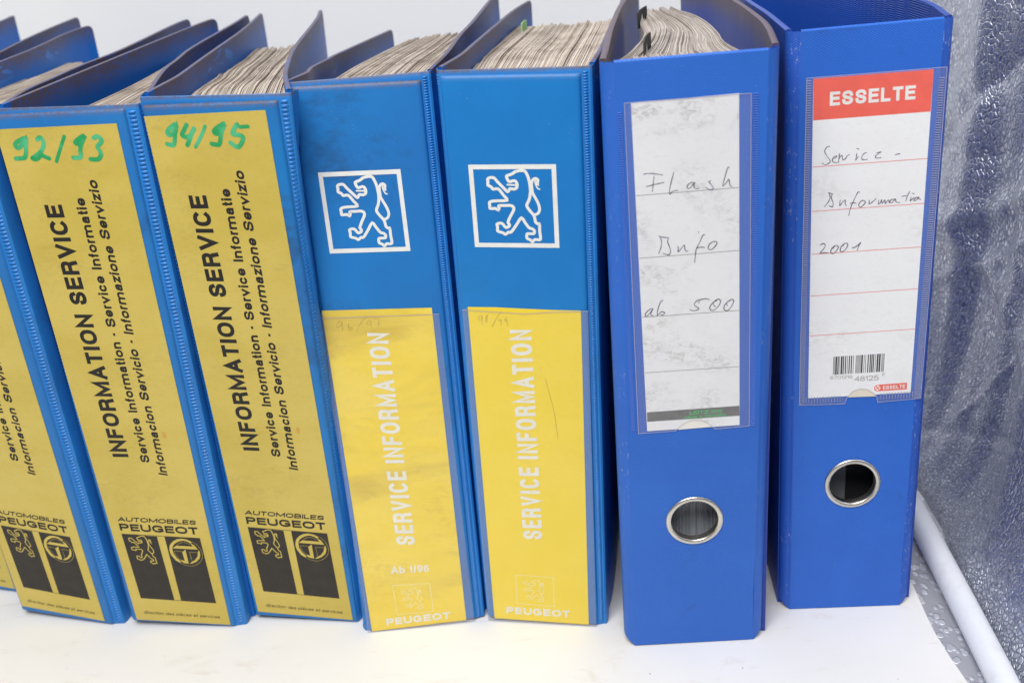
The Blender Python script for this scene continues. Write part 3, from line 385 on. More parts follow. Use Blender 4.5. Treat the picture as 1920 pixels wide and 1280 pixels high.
def quad_pt(q, s, t):
    """q = BL BR TR TL"""
    q = [np.array(a) for a in q]
    return (q[0] * (1 - s) + q[1] * s) * (1 - t) + (q[3] * (1 - s) + q[2] * s) * t
# ------------------------------------------------------------------ setting
def w2(p, z=0.): return (p[0], p[1], z)
# foil covered floor of the box
mb = MB(); mb.grid([[(x, y, -1.2) for x in np.linspace(-2100, 420, 26)] for y in np.linspace(60, 1010, 20)])
tag(mb.build('floor', M['foil_floor'], clampz=False), kind='structure')
# white paper sheet, with the uneven right edge the photograph shows, swept up behind
pe = DATA['paper_edge']; edge = [(pe[0][0] + (980 - pe[0][1]) * .09, 980), (pe[0][0] + (700 - pe[0][1]) * .09, 700)] + [tuple(p) for p in pe] + [(216, 330), (221, 290), (224, 200), (226, 80)]
ey_ = np.r_[np.linspace(980, 480, 26), np.linspace(474, 340, 40), np.linspace(330, 80, 14)]; _e = sorted([(p[1], p[0]) for p in edge])
edge = [(float(np.interp(y, [a for a, _ in _e], [c for _, c in _e])), float(y)) for y in ey_]
mb = MB(); rows = []
for p in edge:
    xr, y = p[0], p[1]
    xs = np.r_[np.linspace(-2090, -100, 16), np.linspace(-80, xr, 24)]
    r = []
    for x in xs:
        e = max(0, 1 - (xr - x) / 22.); r.append((x, y, .25 * e * e * (1 + math.sin(y * .05)) ))
    rows.append(r)
mb.grid(rows)
rows = [[(r[0], r[1], -1.0) for r in (rw[-1], rw[-1])] for rw in rows]
gp = mb.build('paper_sheet', M['ground'], clampz=False)
tag(gp, 'large white paper sheet with faint brown stains under all the binders', 'paper sheet')
# back wall of white card, slightly bowed
mb = MB(); rows = []
for z in np.linspace(0.5, 900, 14):
    rows.append([(x, 985 - 60 * max(0, 1 - z / 90.) ** 2 * 0 + 6 * math.sin(x * .004) + 5 * math.sin(x * .011 + z * .003), z) for x in np.linspace(-2100, 330, 80)])
mb.grid(rows); tag(mb.build('wall', M['backdrop'], clampz=False), kind='structure')
# white plastic tube along the foot of the foil wall
t0, t1 = np.array(DATA['tube'][0]), np.array(DATA['tube'][1])
d = (t1 - t0) / np.linalg.norm(t1 - t0); nrm_ = np.array([-d[1], d[0]])
def tube_axis(s):
    return t0 + d * s
TR = 7.4; mb = MB(); rows = []
prof = []
for s in np.linspace(-430, 300, 60):
    c = tube_axis(s) + nrm_ * (1.2 * math.sin(s * .011))
    rows.append([(c[0] + nrm_[0] * TR * math.cos(a), c[1] + nrm_[1] * TR * math.cos(a), TR - .9 + TR * math.sin(a)) for a in np.linspace(0, 2 * math.pi, 32, endpoint=False)])
mb.grid(rows, closed=True)
for e in (0, -1): mb.add(rows[e], [tuple(range(32))])
tag(mb.build('plastic_tube', M['tube'], clampz=False), 'white plastic tube lying along the foot of the silver foil wall', 'tube')
# draped foil side wall
mb = MB(); rows = []
out = -nrm_ if nrm_[0] < 0 else nrm_
CREASE = [(60, .5, 3.5, 4), (155, -.8, 3, 5), (185, .6, -4, 4), (240, .35, 3.5, 5), (262, -.5, -3, 4), (330, .9, 4, 6), (355, .2, -4, 5), (400, -.6, 4, 6), (440, .5, -4, 5), (110, 1.4, -3, 4), (300, -1.6, 3, 5)]
def fold(s, z):
    a = .5 + .5 * math.tanh((z - 30) / 60)
    v = 15 * math.sin(s * .034 + .55 * math.sin(z * .007) + 2.1) + 6 * math.sin(s * .078 - z * .006 + 1.) + 2 * math.sin(s * .19 + z * .013)
    c1 = -7 * math.exp(-((z - 205 - .5 * (s + 20)) / 9.) ** 2); c2 = -5 * math.exp(-((z - 120 + .3 * (s - 30)) / 9.) ** 2)
    c3 = 5 * math.exp(-((z - 275 - .8 * (s + 60)) / 12.) ** 2)
    cr = sum(h_ * math.exp(-abs(z - z0 - m * s) / w_) for z0, m, h_, w_ in CREASE)
    return a * (v + c1 + c2 + c3 + cr)
for z in np.r_[np.linspace(-1, 60, 22), np.linspace(64, 560, 200)]:
    r = []
    for s in np.linspace(-470, 210, 360):
        c = tube_axis(s) + out * (TR + 1.5 + 9 * math.tanh(max(z, 0) / 25.) + 20 * math.tanh(max(z, 0) / 75.) + .03 * max(z, 0) + .5 * fold(s, max(z, 0)) + 3)
        r.append((c[0], c[1], z))
    rows.append(r)
mb.grid(rows); tag(mb.build('foil_curtain', M['foil'], clampz=False), 'crumpled silver hammered-foil side wall of the box, right of the binders', 'foil wall')
# ------------------------------------------------------------------ binders
class Binder:
    def __init__(s, key, name, label, cat, group):
        s.k = key; s.d = DATA['b'][key]; d = s.d; s.W, s.H = d['W'], d['H']
        o = bpy.data.objects.new(name, None); scene.collection.objects.link(o)
        o.empty_display_size = .03; o.location = (d['root'][0] / 1000, d['root'][1] / 1000, 0); o.rotation_euler = (0, 0, d['yaw'])
        s.root = tag(o, label, cat, group); s.R = np.array(d['R']); s.o = np.array(d['o'])
        s.q = [np.array(c) for c in d['corner']]
        s.q[0][1] = max(s.q[0][1], .2) if key != 'P3' else s.q[0][1]; s.q[1][1] = max(s.q[1][1], .2)
    def S(s, u, v, off=0.): return tuple(s.o + s.R @ np.array([u, -off, v]))
    def Q(s, a, b): return quad_pt(s.q, a, b)
    def cover(s, side, mat, start, th, drop_front=20, ext=None, height=1.0, topdrop=0, r=3.6, bottom=0, wob=0., label=None, zadd=0, botdu=0.):
        d = s.d; pts = [np.array(p) for p in d['cov'][side]]
        st = np.array(s.S(start[0], s.H - topdrop, -start[1])); sh = d['shift']
        dirv = 1
        keep = [p for p in pts if p[1] > st[1] + drop_front]
        if not keep: keep = [pts[-1]]
        P = [st] + keep
        if ext is not None: P += [np.array(e) for e in ext]
        for p in P[1:]: p[2] += zadd
        C = resample(catmull(P, 8), 40)
        L = np.r_[0, np.cumsum(np.linalg.norm(np.diff(C[:, :2], axis=0), axis=1))]
        extra = [L[-1] - x for x in (6, 4.5, 3, 2, 1, .4)]; Ls = np.sort(np.r_[L[:-1], extra, L[-1]])
        C = np.stack([np.interp(Ls, L, C[:, k]) for k in range(3)], 1)
        T = np.gradient(C[:, :2], axis=0); T /= np.linalg.norm(T, axis=1)[:, None]; Nn = np.stack([T[:, 1], -T[:, 0]], 1)   # points to +u
        mb = MB(); vr = np.r_[np.linspace(0, .9, 7), .94, .97, .985, 1]
        def ztop(i):
            e = L[-1] - Ls[i]; z = C[i, 2]
            if e < r: z -= r - math.sqrt(max(r * r - (r - e) ** 2, 0))
            return z
        def surf(k):
            rows = []
            for i in range(len(C)):
                row = []; zt = ztop(i)
                for t in vr:
                    w_ = wob * math.sin(Ls[i] * .02 + 1) * (t ** 6) if wob else 0
                    x = C[i, 0] + Nn[i, 0] * (k + w_) + (sh[0] + botdu) * (1 - t); y = C[i, 1] + Nn[i, 1] * (k + w_) + sh[1] * (1 - t)
                    row.append((x, y, bottom + .4 + (zt - .4 - bottom) * t))
                rows.append(row)
            return rows
        a, b = surf(0), surf(th); zt0 = [[(1 - t) * C[i, 2] for t in vr] for i in range(len(C))]
        mb.grid(a, at=zt0); mb.grid([list(r_) for r_ in b][::-1], at=zt0[::-1])
        e = .35  # softened top edge
        top = [[a[i][-1] for i in range(len(a))],
               [tuple(np.array(a[i][-1]) * .75 + np.array(b[i][-1]) * .25 + np.array([0, 0, e])) for i in range(len(a))],
               [tuple(np.array(a[i][-1]) * .25 + np.array(b[i][-1]) * .75 + np.array([0, 0, e])) for i in range(len(a))],
               [b[i][-1] for i in range(len(a))]]
        mb.grid(top, at=[[0.] * len(a)] * 4); mb.grid([a[-1], b[-1]], at=[zt0[-1], zt0[-1]]); mb.grid([a[0], b[0]]); mb.grid([[x[0] for x in a], [x[0] for x in b]])
        ob = mb.build('cover', mat, s.root, ang=50); 
        if label: ob['label'] = label
        s.C = getattr(s, 'C', {}); s.C[side] = C
        return ob
    def sheets(s, mat, N_, left, right, ztop_, front=14, mess=1., name='paper_sheets', hseed=0):
        rr = random.Random(hseed + 5)
        Lp = resample(catmull(left, 6), 16); Rp = resample(catmull(right, 6), 16); mb = MB(); sh = s.d['shift']
        ph = [rr.uniform(0, 6.28) for _ in range(6)]
        rt, rb, grp = 0, 0, 0
        for i in range(N_):
            t = (i + rr.uniform(-.25, .25)) / (N_ - 1); t = min(max(t, 0), 1)
            if i % 9 == 0: grp = rr.uniform(-.7, .7) * mess; gb = rr.uniform(-5, 3) * mess
            zt = ztop_ + grp + rr.uniform(-.34, .34) * mess; cut = rr.uniform(-2.5, 0) + gb; st = rr.uniform(0, 2)
            path = []
            for j in range(16):
                f = j / 15
                p = Lp[j] * (1 - t) + Rp[j] * t
                wv = mess * (.35 * math.sin(f * 7 + ph[0] + t * 5) + .2 * math.sin(f * 17 + ph[1] + t * 11)) * math.sin(math.pi * min(t * 1.0, 1))
                path.append(np.array([p[0] + wv, p[1] + st * (1 - f) + cut * f, zt + (.22 * math.sin(f * 5 + i * .7 + ph[2])) * mess]))
            th = rr.uniform(.8, 1.1) * max(3, np.linalg.norm(Lp[3] - Rp[3])) / N_
            P = np.array(path); T = np.gradient(P[:, :2], axis=0); T /= np.linalg.norm(T, axis=1)[:, None]; nn = np.stack([T[:, 1], -T[:, 0]], 1)
            rows = []
            for j in range(16):
                x, y, z = P[j]; a = nn[j] * th
                rows.append([(x + sh[0] * .97, y + sh[1] * .97, 6.), (x, y, z), (x + a[0], y + a[1], z), (x + a[0] + sh[0] * .97, y + a[1] + sh[1] * .97, 6.)])
            mb.grid(rows, smooth=False)
            mb.add(rows[0], [(0, 1, 2, 3)]); mb.add(rows[-1], [(3, 2, 1, 0)])
        return tag(mb.build(name, mat, s.root), kind='stuff')
def front_ext(pts, depth):
    p, q = np.array(pts[0]), np.array(pts[1]); k = (p[1] - depth) / max(q[1] - p[1], 1); return [tuple(p + (p - q) * k)]
def shell(B, mat, ribw, pitch, mats_rib, rsq=lambda v: 1., flare=lambda v: 0.):
    """welded vinyl back with the ribbed hinge strips on both sides"""
    S, W, H = B.S, B.W, B.H
    qL = lambda v: B.Q(0, v / H)[0]; qR = lambda v: B.Q(1, v / H)[0]
    mb = MB(); g = ribw
    prof = lambda a, b: [(a - 3.3, -11.), (a - 3.0, -7.6), (a - 2.2, -4.6), (a - .9, -2.0), (a + .5, -1.5), (b - .5, -1.5), (b + .8, -1.7), (b + g + .3, -2.6), (b + g + 1.0, -2.4), (b + g + 1.9, -3.0), (b + g + 2.3, -5.), (b + g + 2.2, -10.)]
    rows = []; back = []
    v0 = max(min(B.q[0][1], B.q[1][1]), 0) + .3
    vs = np.r_[v0, np.linspace(v0 + 4, H - 3, 12), H - .6, H]
    for v in vs:
        k = rsq(v); kin = 1.2 if k < 1 else 0; pr = prof(qL(v), qR(v)); pr = [((qR(v) + (u - qR(v)) * k, o - (1 - k) * max(u - qR(v), 0) * .9) if o > -4 else (qR(v) + (u - qR(v)) * k - (1 - k) * (-o - 3) * .55 - kin, o) if u > qR(v) else (u, o)) for u, o in pr]
        e = flare(v); pr = [((u - e, o * (1 - .22 * e) - .3 * e) if u < qL(v) - .5 else (u, o)) for u, o in pr]
        def vv(u): # bottom follows the panel corner heights
            t = (v - v0) / (H - v0); a = min(max((u - qL(v)) / W, 0), 1); return (B.q[0][1] * (1 - a) + B.q[1][1] * a - .2) * (1 - t) + v * t if t < .3 else v
        in_ = .35 if v > H - .3 else 0
        rows.append([S(u, vv(u), o - in_) for u, o in pr]); back.append([S(u, vv(u), o - 1.6 + in_) for u, o in pr])
    mb.grid(rows, at=[[(H - v)] * len(rows[0]) for v in vs]); mb.grid([r[::-1] for r in back])
    mb.grid([rows[-1], back[-1]], at=[[0.] * len(rows[0])] * 2); mb.grid([rows[0], back[0]]); mb.grid([[r[0] for r in rows], [r[0] for r in back]]); mb.grid([[r[-1] for r in rows], [r[-1] for r in back]])
    mb.build('spine_backing', mat, B.root, ang=35)
    for side in (0, 1):
        mb = MB(); v = 3.0
        while v < H - 2:
            if side: k = rsq(v); u0, u1, o0, o1 = qR(v) + .9 * k, qR(v) + (.2 + g) * k, -1.72 - (1 - k) * .8, -2.55 - (1 - k) * g * .9
            else: e = flare(v); u0, u1, o0, o1 = qL(v) - 2.5 - e, qL(v) - 1.0 - e * .6, -5.2 * (1 - .22 * e) - .3 * e, -2.1
            h = pitch * .34; hh = .75 * min(1, pitch / 1.7)
            pts = []
            for a, k in ((0, 0.), (.18, 1.), (.82, 1.), (1, 0.)):
                u = u0 + (u1 - u0) * a; o = o0 + (o1 - o0) * a
                pts.append([S(u, v + h * c, o + (hh * e * k) - .05) for c, e in ((-1, 0), (-.55, .8), (.1, 1), (.75, .55), (1, 0))])
            mb.grid(pts); v += pitch
        tag(mb.build('hinge_ribs', mats_rib, B.root), kind='stuff')
def vinyl_panel(B, mat, topdrop=2.6, puff=.9):
    q = B.q; H = B.H; S = B.S; mb = MB()
    def P(a, b): p = quad_pt([q[0], q[1], q[2] - np.array([0, topdrop]), q[3] - np.array([0, topdrop])], a, b); return p
    us = [0, .006, .02, .045] + list(np.linspace(.08, .92, 11)) + [.955, .98, .994, 1]; vs = [0, .0012, .004, .009] + list(np.linspace(.02, .98, 30)) + [.991, .996, .9988, 1]
    W = B.W
    def h(a, b):
        da = min(a, 1 - a) * W; db = min(b, 1 - b) * H
        f = lambda x, r: 0 if x <= 0 else (1 if x >= r else math.sqrt(max(0, 1 - (1 - x / r) ** 2)))
        e = f(da, 1.6) * f(db, 1.6)
        return -1.6 + 1.6 * e
    mb.grid([[S(*P(a, b), h(a, b)) for a in us] for b in vs], at=[[(1 - b) * H] * len(us) for b in vs])
    mb.grid([[S(*P(a, 1), h(a, 1)) for a in us], [S(*P(a, 1), -2.2) for a in us]], at=[[0.] * len(us)] * 2)
    return mb.build('spine_panel', mat, B.root)
def plate(B, name, P, off, th, mat, parent=None):
    mb = MB(); poly_mesh(mb, B.S, P, off, th)
    return mb.build(name, mat, parent or B.root)
def rule(B, P, w, off, mat, par, S=None):
    mb = MB(); lines_mesh(mb, S or B.S, P, w, off, False, cap='flat'); mb.build('printed_rule', mat, par)
def gold_label(B, mat, du=0., dv=0., marks=None, quad=None, warp=None):
    G = A['gold']; S0 = B.S
    S = lambda u, v, o=0.: S0(u + du, v + dv, o)
    mb = MB(); P = quad or G['label']; poly_mesh(mb, S0 if quad else S, P, .32, .3)
    lab = mb.build('spine_label', mat, B.root)
    big = ['lettering'] * 6
    for i, (t, P3, w) in enumerate(G['text']):
        mb = MB(); text_mesh(mb, S, t, P3, w, .36); mb.build('lettering', M['ink'] if i < 5 else M['ink_thin'], lab)
    for P in G['black']: mb = MB(); poly_mesh(mb, S, P, .35); mb.build('black_block', M['black'], lab)
    [rule(B, [P], .3, .352 + .002 * i, M['black'], lab, S) for i, P in enumerate(G['bar'])]
    mb = MB(); a = np.array(A['goldlion'])
    f = lambda p: tuple(np.array([p[0], p[1], 1]) @ a)
    vs, fs = stroke2([f(p) for p in A['lion']['main']], .55, True); mb.add([S(v[0], v[1], .37) for v in vs], fs)
    for i, k in enumerate(('tongue', 'tail2', 'hook')):
        vs, fs = stroke2([f(p) for p in A['lion'][k]], .5 if k != 'hook' else .3); mb.add([S(v[0], v[1], .374 + .003 * i) for v in vs], fs)
    mb.build('lion_emblem', mat, lab)
    mb = MB()
    for P in G['poly']: fill_poly(mb, S, P, .37)
    for i, P in enumerate(G['thin']):
        vs, fs = stroke2(catmull(P, 3) if len(P) > 4 else P, .16); mb.add([S(v[0], v[1], .375 + .002 * i) for v in vs], fs)
    mb.build('round_emblem', mat, lab)
    if marks:
        c = A['stain'][B.k]
        for (x, y) in c[:1]: mb = MB(); mb.add([S0(x + 1.15 * math.cos(t) * (1 + .08 * math.sin(3 * t)), y + 2.3 * math.sin(t), .36) for t in np.linspace(0, 6.28, 22, endpoint=False)], [tuple(range(22))]); mb.build('stain', M['stain'], lab)
        mb = MB()
        for i, P in enumerate(marks):
            q = catmull(P, 6) if len(P) > 2 else P
            vs, fs = stroke2(q, 2.15 if len(P) > 3 else 1.7, False, 'round'); mb.add([S0(v[0], v[1], .38 + .006 * i + .008 * (k / len(vs))) for k, v in enumerate(vs)], fs)
        mb.build('handwriting', M['marker'], lab)
    return lab
GR = 'worn blue vinyl ring binders standing in a row'
GR2 = 'blue board lever arch binders'
def pages_for(B, key, n, front=14, mat=None, ztop_=None, right=None, left=None, mess=1.):
    d = B.d; front += B.S(B.W / 2, B.H)[1]; left = left or [tuple(p[:2]) for p in d['pgL']]
    left = [np.array(p) for p in left]
    if left[0][1] > front + 15: left = [left[0] + (left[0] - left[1]) * ((left[0][1] - front) / max(left[1][1] - left[0][1], 1)) * .8] + left
    left[0] = np.array([left[0][0], front])
    # extend to page depth
    dd = 232
    while left[-1][1] > dd and len(left) > 2: left.pop()
    if left[-1][1] < dd: left.append(left[-1] + (left[-1] - left[-2]) * ((dd - left[-1][1]) / (left[-1][1] - left[-2][1])))
    C = B.C['R']
    if right is None: right = [np.array([np.interp(y, C[:, 1], C[:, 0]) - 1.6, y]) for y in np.linspace(front, dd, 10)]
    B.sheets(mat or M['sheets'], n, left, right, ztop_ or d['ztop'] - 9.5, mess=mess, hseed=ord(key[-1]))
# --- five older gold / yellow labelled vinyl binders
def vinyl(key, i, label, ribw, pitch, gold=True):
    B = Binder(key, 'ring_binder', label, 'binder', GR)
    vinyl_panel(B, M['P_panel'][i])
    shell(B, M['ledge'], ribw, pitch, M['rib'], (lambda v: .30 + .70 * min(max((v - 225) / 85, 0), 1) ** 1.5) if key == 'P2' else (lambda v: 1.), (lambda v: 1.6 * max(0, 1 - v / 90.) ** 1.5) if key == 'P3' else (lambda v: 0.))
    W = B.W
    B.cover('L', M['P_cover'][i], (B.Q(0, 1)[0] - 3.5, 10.5), 2.3, ext=None, zadd=0)
    extR = None
    if key == 'P4':
        extR = [(71.5, 278, 316.5)]
    B.cover('R', M['P_cover'][i], (B.Q(1, 1)[0] + ribw - (2.8 if key == 'P2' else .1), 9.5), 2.3, ext=extR, botdu=-9. if key == 'P2' else 0.)
    return B
B = vinyl('M', 0, 'blue vinyl binder at the left edge of the photo, mostly hidden by the next one', 4.2, 2.05)
pages_for(B, 'M', 50, left=[(20, 20), (-5, 120), (-45, 225)])
gold_label(B, M['gold'], 0, 1.0)
B = vinyl('P0', 1, 'blue vinyl binder with gold label, left of the one marked 92/93', 4.2, 2.05)
pages_for(B, 'P0', 130)
gold_label(B, M['gold'], -.3, .6)
B = vinyl('P1', 2, 'blue vinyl binder with gold label marked 92/93, second gold one from the yellow labels', 4.2, 2.05)
pages_for(B, 'P1', 130)
gold_label(B, M['gold2'], 0, 0, A['mark']['P1'], quad=[(.8, 3.6), (60.4, 2.1), (60.8, 305.9), (-1.0, 304.6)])
B = vinyl('P2', 3, 'blue vinyl binder with gold label marked 94/95, directly left of the yellow labels', 4.2, 2.05)
pages_for(B, 'P2', 200)
gold_label(B, M['gold2'], 0, 0, A['mark']['P2'])
class Gap:
    def __init__(s, B, m): s.B, s.m = B, m
    def p(s, P, off):
        mb = MB(); poly_mesh(mb, s.B.S, P, off); mb.build('pocket_margin', s.m, s.B.root)
def lion_print(B, key, mat):
    q = A['box'][key]; q = [q[3], q[2], q[1], q[0]]
    mb = MB(); f = lambda p: tuple(quad_pt(q, p[0], p[1])); S = B.S
    inn = [(.052, .055), (.948, .055), (.948, .945), (.052, .945)]; out_ = [(0, 0), (1, 0), (1, 1), (0, 1)]
    for k in range(4):
        mb.add([S(*f(out_[k]), .12), S(*f(out_[(k + 1) % 4]), .12), S(*f(inn[(k + 1) % 4]), .12), S(*f(inn[k]), .12)], [(0, 1, 2, 3)])
    vs, fs = stroke2(catmull([f(p) for p in A['lion']['main']], 3, True), 1.42, True); mb.add([S(v[0], v[1], .13) for v in vs], fs)
    for i, k in enumerate(('tongue', 'tail2', 'hook')):
        w = {'tongue': .85, 'tail2': 1.35, 'hook': .7}[k]; P = [f(p) for p in A['lion'][k]]
        vs, fs = stroke2(catmull(P, 4) if len(P) > 2 else P, w, False, 'round'); mb.add([S(v[0], v[1], .134 + .004 * i) for v in vs], fs)
    mb.build('lion_emblem', mat, B.root)
def small_lion(B, key, lab, off):
    q = A['sbox'][key]; q = [q[3], q[2], q[1], q[0]]; S = B.S
    f = lambda p: tuple(quad_pt(q, *((p[0] - .2) / .63 * .55 + .21, (p[1] - .06) / .89 * .78 + .11)))
    mb = MB()
    vs, fs = stroke2([tuple(quad_pt(q, *c)) for c in ((0, 0), (1, 0), (1, 1), (0, 1))], .34, True); mb.add([S(v[0], v[1], off) for v in vs], fs)
    vs, fs = stroke2([f(p) for p in A['lion']['main']], .36, True); mb.add([S(v[0], v[1], off + .005) for v in vs], fs)
    for i, k in enumerate(('tail2', 'hook')):
        vs, fs = stroke2([f(p) for p in A['lion'][k]], .34); mb.add([S(v[0], v[1], off + .008 + .004 * i) for v in vs], fs)
    mb.build('lion_emblem', M['pale_ink'], lab)
def yellow(key, i, label, mat, extra):
    B = vinyl(key, i, label, 2.9, 1.28)
    pages_for(B, key, 200)
    lion_print(B, key, M['white_ink'])
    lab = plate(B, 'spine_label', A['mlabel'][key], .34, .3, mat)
    for t, P3, w in A['mtext'][key]:
        mb = MB(); text_mesh(mb, B.S, t, P3, w, .38); mb.build('lettering', M['cream_ink'], lab)
    small_lion(B, key, lab, .38)
    mb = MB(); lines_mesh(mb, B.S, A['pencil'][key], .26, .39); mb.build('handwriting', M['pencil'], lab)
    F = A['film'][key]; mb = MB(); poly_mesh(mb, B.S, F, .62); mb.build('pocket_film', M['film'], B.root)
    Q = A['mlabel'][key]; gp_ = Gap(B, M['gap' if key[0] == 'P' else 'gapL'])
    gp_.p([F[-1], F[0], Q[0], Q[-1]], .5); gp_.p([Q[0], F[0], F[1], Q[1]], .5); gp_.p([Q[1], F[1], F[2], (Q[2][0], F[2][1] - .2)], .5)
    mb = MB(); lines_mesh(mb, B.S, [F[2:]], .30, .66, False); mb.build('film_edge', M['weld'], B.root); mb = MB()
    bt = [F[0], tuple(np.array(F[0]) * .5 + np.array(F[1]) * .5), F[1]]
    lines_mesh(mb, B.S, [[(x, y + .3) for x, y in bt]], .45, .66, False); mb.build('film_edge', M['weld'], B.root)
    return B
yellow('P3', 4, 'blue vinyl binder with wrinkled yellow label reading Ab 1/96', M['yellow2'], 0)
P4b = yellow('P4', 5, 'blue vinyl binder with smooth yellow label, pencilled 98/99', M['yellow'], 0)
# small coloured index tabs that stick out of the sheets
B4 = None
# --- two lever arch binders
def disc_hole_panel(B, mat, ring, chamfer=5.):
    q = B.q; cu, cv, r = ring; R_ = r - 1.2; S = B.S; mb = MB(); K = 48; H = B.H
    sq = 20.
    circ = [(cu + R_ * math.cos(2 * math.pi * k / K), cv + R_ * math.sin(2 * math.pi * k / K)) for k in range(K)]
    def sqp(k):
        a = 2 * math.pi * k / K; c, s_ = math.cos(a), math.sin(a); m = sq / max(abs(c), abs(s_)); return (cu + m * c, cv + m * s_)
    sqr = [sqp(k) for k in range(K)]
    rows = [[S(u, v, 0) for u, v in sqr], [S(u, v, 0) for u, v in circ], [S(u, v, -.5) for u, v in circ], [S(u, v, -3) for u, v in circ]]
    mb.grid(rows[:2], closed=True, smooth=False); mb.grid(rows[1:], closed=True, smooth=False)
    # surrounding flat face: cells around the square, in panel coordinates
    def E(side, v):   # panel edge u at height v
        t = min(max(v / H, 0), 1); return (q[0] * (1 - t) + q[3] * t)[0] if side == 0 else (q[1] * (1 - t) + q[2] * t)[0]
    def bandrow(v, u0f, u1f, m): return [S(u0f(v) + (u1f(v) - u0f(v)) * k / m, v, 0) for k in range(m + 1)]
    EL = lambda v: E(0, v) + .6; ER = lambda v: E(1, v) - .6
    v0 = q[0][1]
    def yb(u): return q[0][1] + (q[1][1] - q[0][1]) * (u - q[0][0]) / (q[1][0] - q[0][0])
    vt = H - .8
    def ytop(u): return q[3][1] + (q[2][1] - q[3][1]) * (u - q[3][0]) / (q[2][0] - q[3][0]) - .7
    vsL = np.linspace(cv - sq, cv + sq, 6)
    mb.grid([bandrow(v, EL, lambda v: cu - sq, 3) for v in vsL], smooth=False)
    mb.grid([bandrow(v, lambda v: cu + sq, ER, 3) for v in vsL], smooth=False)
    def rowf(v, m=14):
        a, b = EL(v), ER(v); return [(a + (b - a) * k / m, v) for k in range(m + 1)]
    low = [[S(u, yb(u) + (cv - sq - yb(u)) * t, 0) for u, _ in rowf(cv - sq if t > .5 else v0 + 1)] for t in (0, .02, .5, 1)]
    mb.grid(low, smooth=False)
    up = [[S(u, (cv + sq) * (1 - t) + ytop(u) * t, 0) for u, _ in rowf((cv + sq) * (1 - t) + vt * t)] for t in np.linspace(0, 1, 12)]
    mb.grid(up, smooth=False)
    # rounded top edge
    us = [u for u, _ in rowf(vt)]
    mb.grid([[S(u, ytop(u), 0) for u in us], [S(u, ytop(u) + .55, -.3) for u in us], [S(u, ytop(u) + .8, -1.0) for u in us], [S(u, ytop(u) + .6, -2.4) for u in us], [S(u, ytop(u) - .2, -3.) for u in us]])
    # back of the board
    mb.grid([[S(E(0, v) - 1, v, -3.), S(cu - sq, v, -3.)] for v in (1, cv - sq, cv + sq, vt)], smooth=False)
    mb.grid([[S(cu + sq, v, -3.), S(E(1, v) + 1, v, -3.)] for v in (1, cv - sq, cv + sq, vt)], smooth=False)
    mb.grid([[S(cu - sq, v, -3.), S(cu + sq, v, -3.)] for v in (1, cv - sq)], smooth=False); mb.grid([[S(cu - sq, v, -3.), S(cu + sq, v, -3.)] for v in (cv + sq, vt)], smooth=False)
    pn = mb.build('spine_panel', mat, B.root)
    # folded side strips with the cut lower corners
    for side in (0, 1):
        mb = MB(); sg = -1 if side == 0 else 1; rows = []
        prof = [(-.62, 0, 0), (.1, -.15, 0), (.5, -.55, .2), (.9, -.75, .6), (1.6, -.95, 1.4), (3.0, -1.7, 3.0), (4.4, -3.2, 4.6), (5.0, -5.0, 5.2), (5.1, -7.5, 5.4)]
        vv = np.r_[0, np.linspace(.02, .98, 20), 1]
        for t in vv:
            r_ = []
            for du, o, zc in prof:
                e = E(side, H * t); u = e + sg * du; b0 = yb(min(max(u, q[0][0]), q[1][0])) + zc * chamfer / 5.2; top = H + .0 - .55 + (q[2][1] - H if side else q[3][1] - H)
                r_.append(S(u, b0 + (top - b0) * t, o))
            rows.append(r_)
        mb.grid(rows); mb.grid([rows[-1], [tuple(np.array(p) + (B.R @ np.array([0, 2.2, -.4]))) for p in rows[-1]]])
        mb.build('spine_fold', M['L_fold'] if B.k == 'L' else M['E_fold'], B.root)
    # nickel finger ring
    mb = MB(); rows = []
    for rr_, o in ((r + .15, .02), (r + .05, .4), (r - .3, .72), (r - .9, .86), (r - 1.7, .84), (r - 2.3, .55), (r - 2.6, 0), (r - 2.65, -3.6)):
        rows.append([S(cu + rr_ * math.cos(2 * math.pi * k / 64), cv + rr_ * math.sin(2 * math.pi * k / 64), o) for k in range(64)])
    mb.grid(rows, closed=True); mb.build('finger_ring', M['metal'], B.root)
B = L = Binder('L', 'lever_arch_binder', 'royal blue lever arch binder with smudged label handwritten Flash Info ab 500', 'binder', GR2)
disc_hole_panel(B, M['L_panel'], A['ring']['L'])
B.cover('L', M['L_cover'], (B.Q(0, 1)[0] - 5.1, 6.5), 2.8, ext=[(36, 278, 319)])
B.cover('R', M['L_cover'], (B.Q(1, 1)[0] + 2.3, 6.5), 2.8, ext=[(79, 222, 319), (67, 278, 319)])
lf = [np.array(p[:2]) for p in B.d['pgL']]; rt = [np.array(p[:2]) for p in B.d['pgR']]
lf = [np.array([8., 15.])] + lf; rt = [np.array([62., 15.])] + rt + [np.array([53, 226])]
B.sheets(M['sheets_pale'], 210, lf, rt, B.d['ztop'] - 6.5, mess=1.5, hseed=3)
lab = plate(B, 'spine_label', A['lab']['L'], .30, .28, M['paperL'])
[rule(B, [P], .28, .33, M['darkline'], lab) for P in A['Lline']]
mb = MB(); poly_mesh(mb, B.S, A['Lband'], .33); mb.build('printed_band', M['band'], lab)
for t, P3, w in A['Ltext']: mb = MB(); text_mesh(mb, B.S, t, P3, w, .36); mb.build('lettering', M['greentype'], lab)
mb = MB(); lines_mesh(mb, B.S, A['Lhand'], .36, .36, wf=lambda t: .75 + .45 * math.sin(t * 7) ** 2); mb.build('handwriting', M['pen'], lab)
mb = MB(); poly_mesh(mb, B.S, A['Lcut'], .40); mb.build('finger_notch', M['cream_pale'], lab)
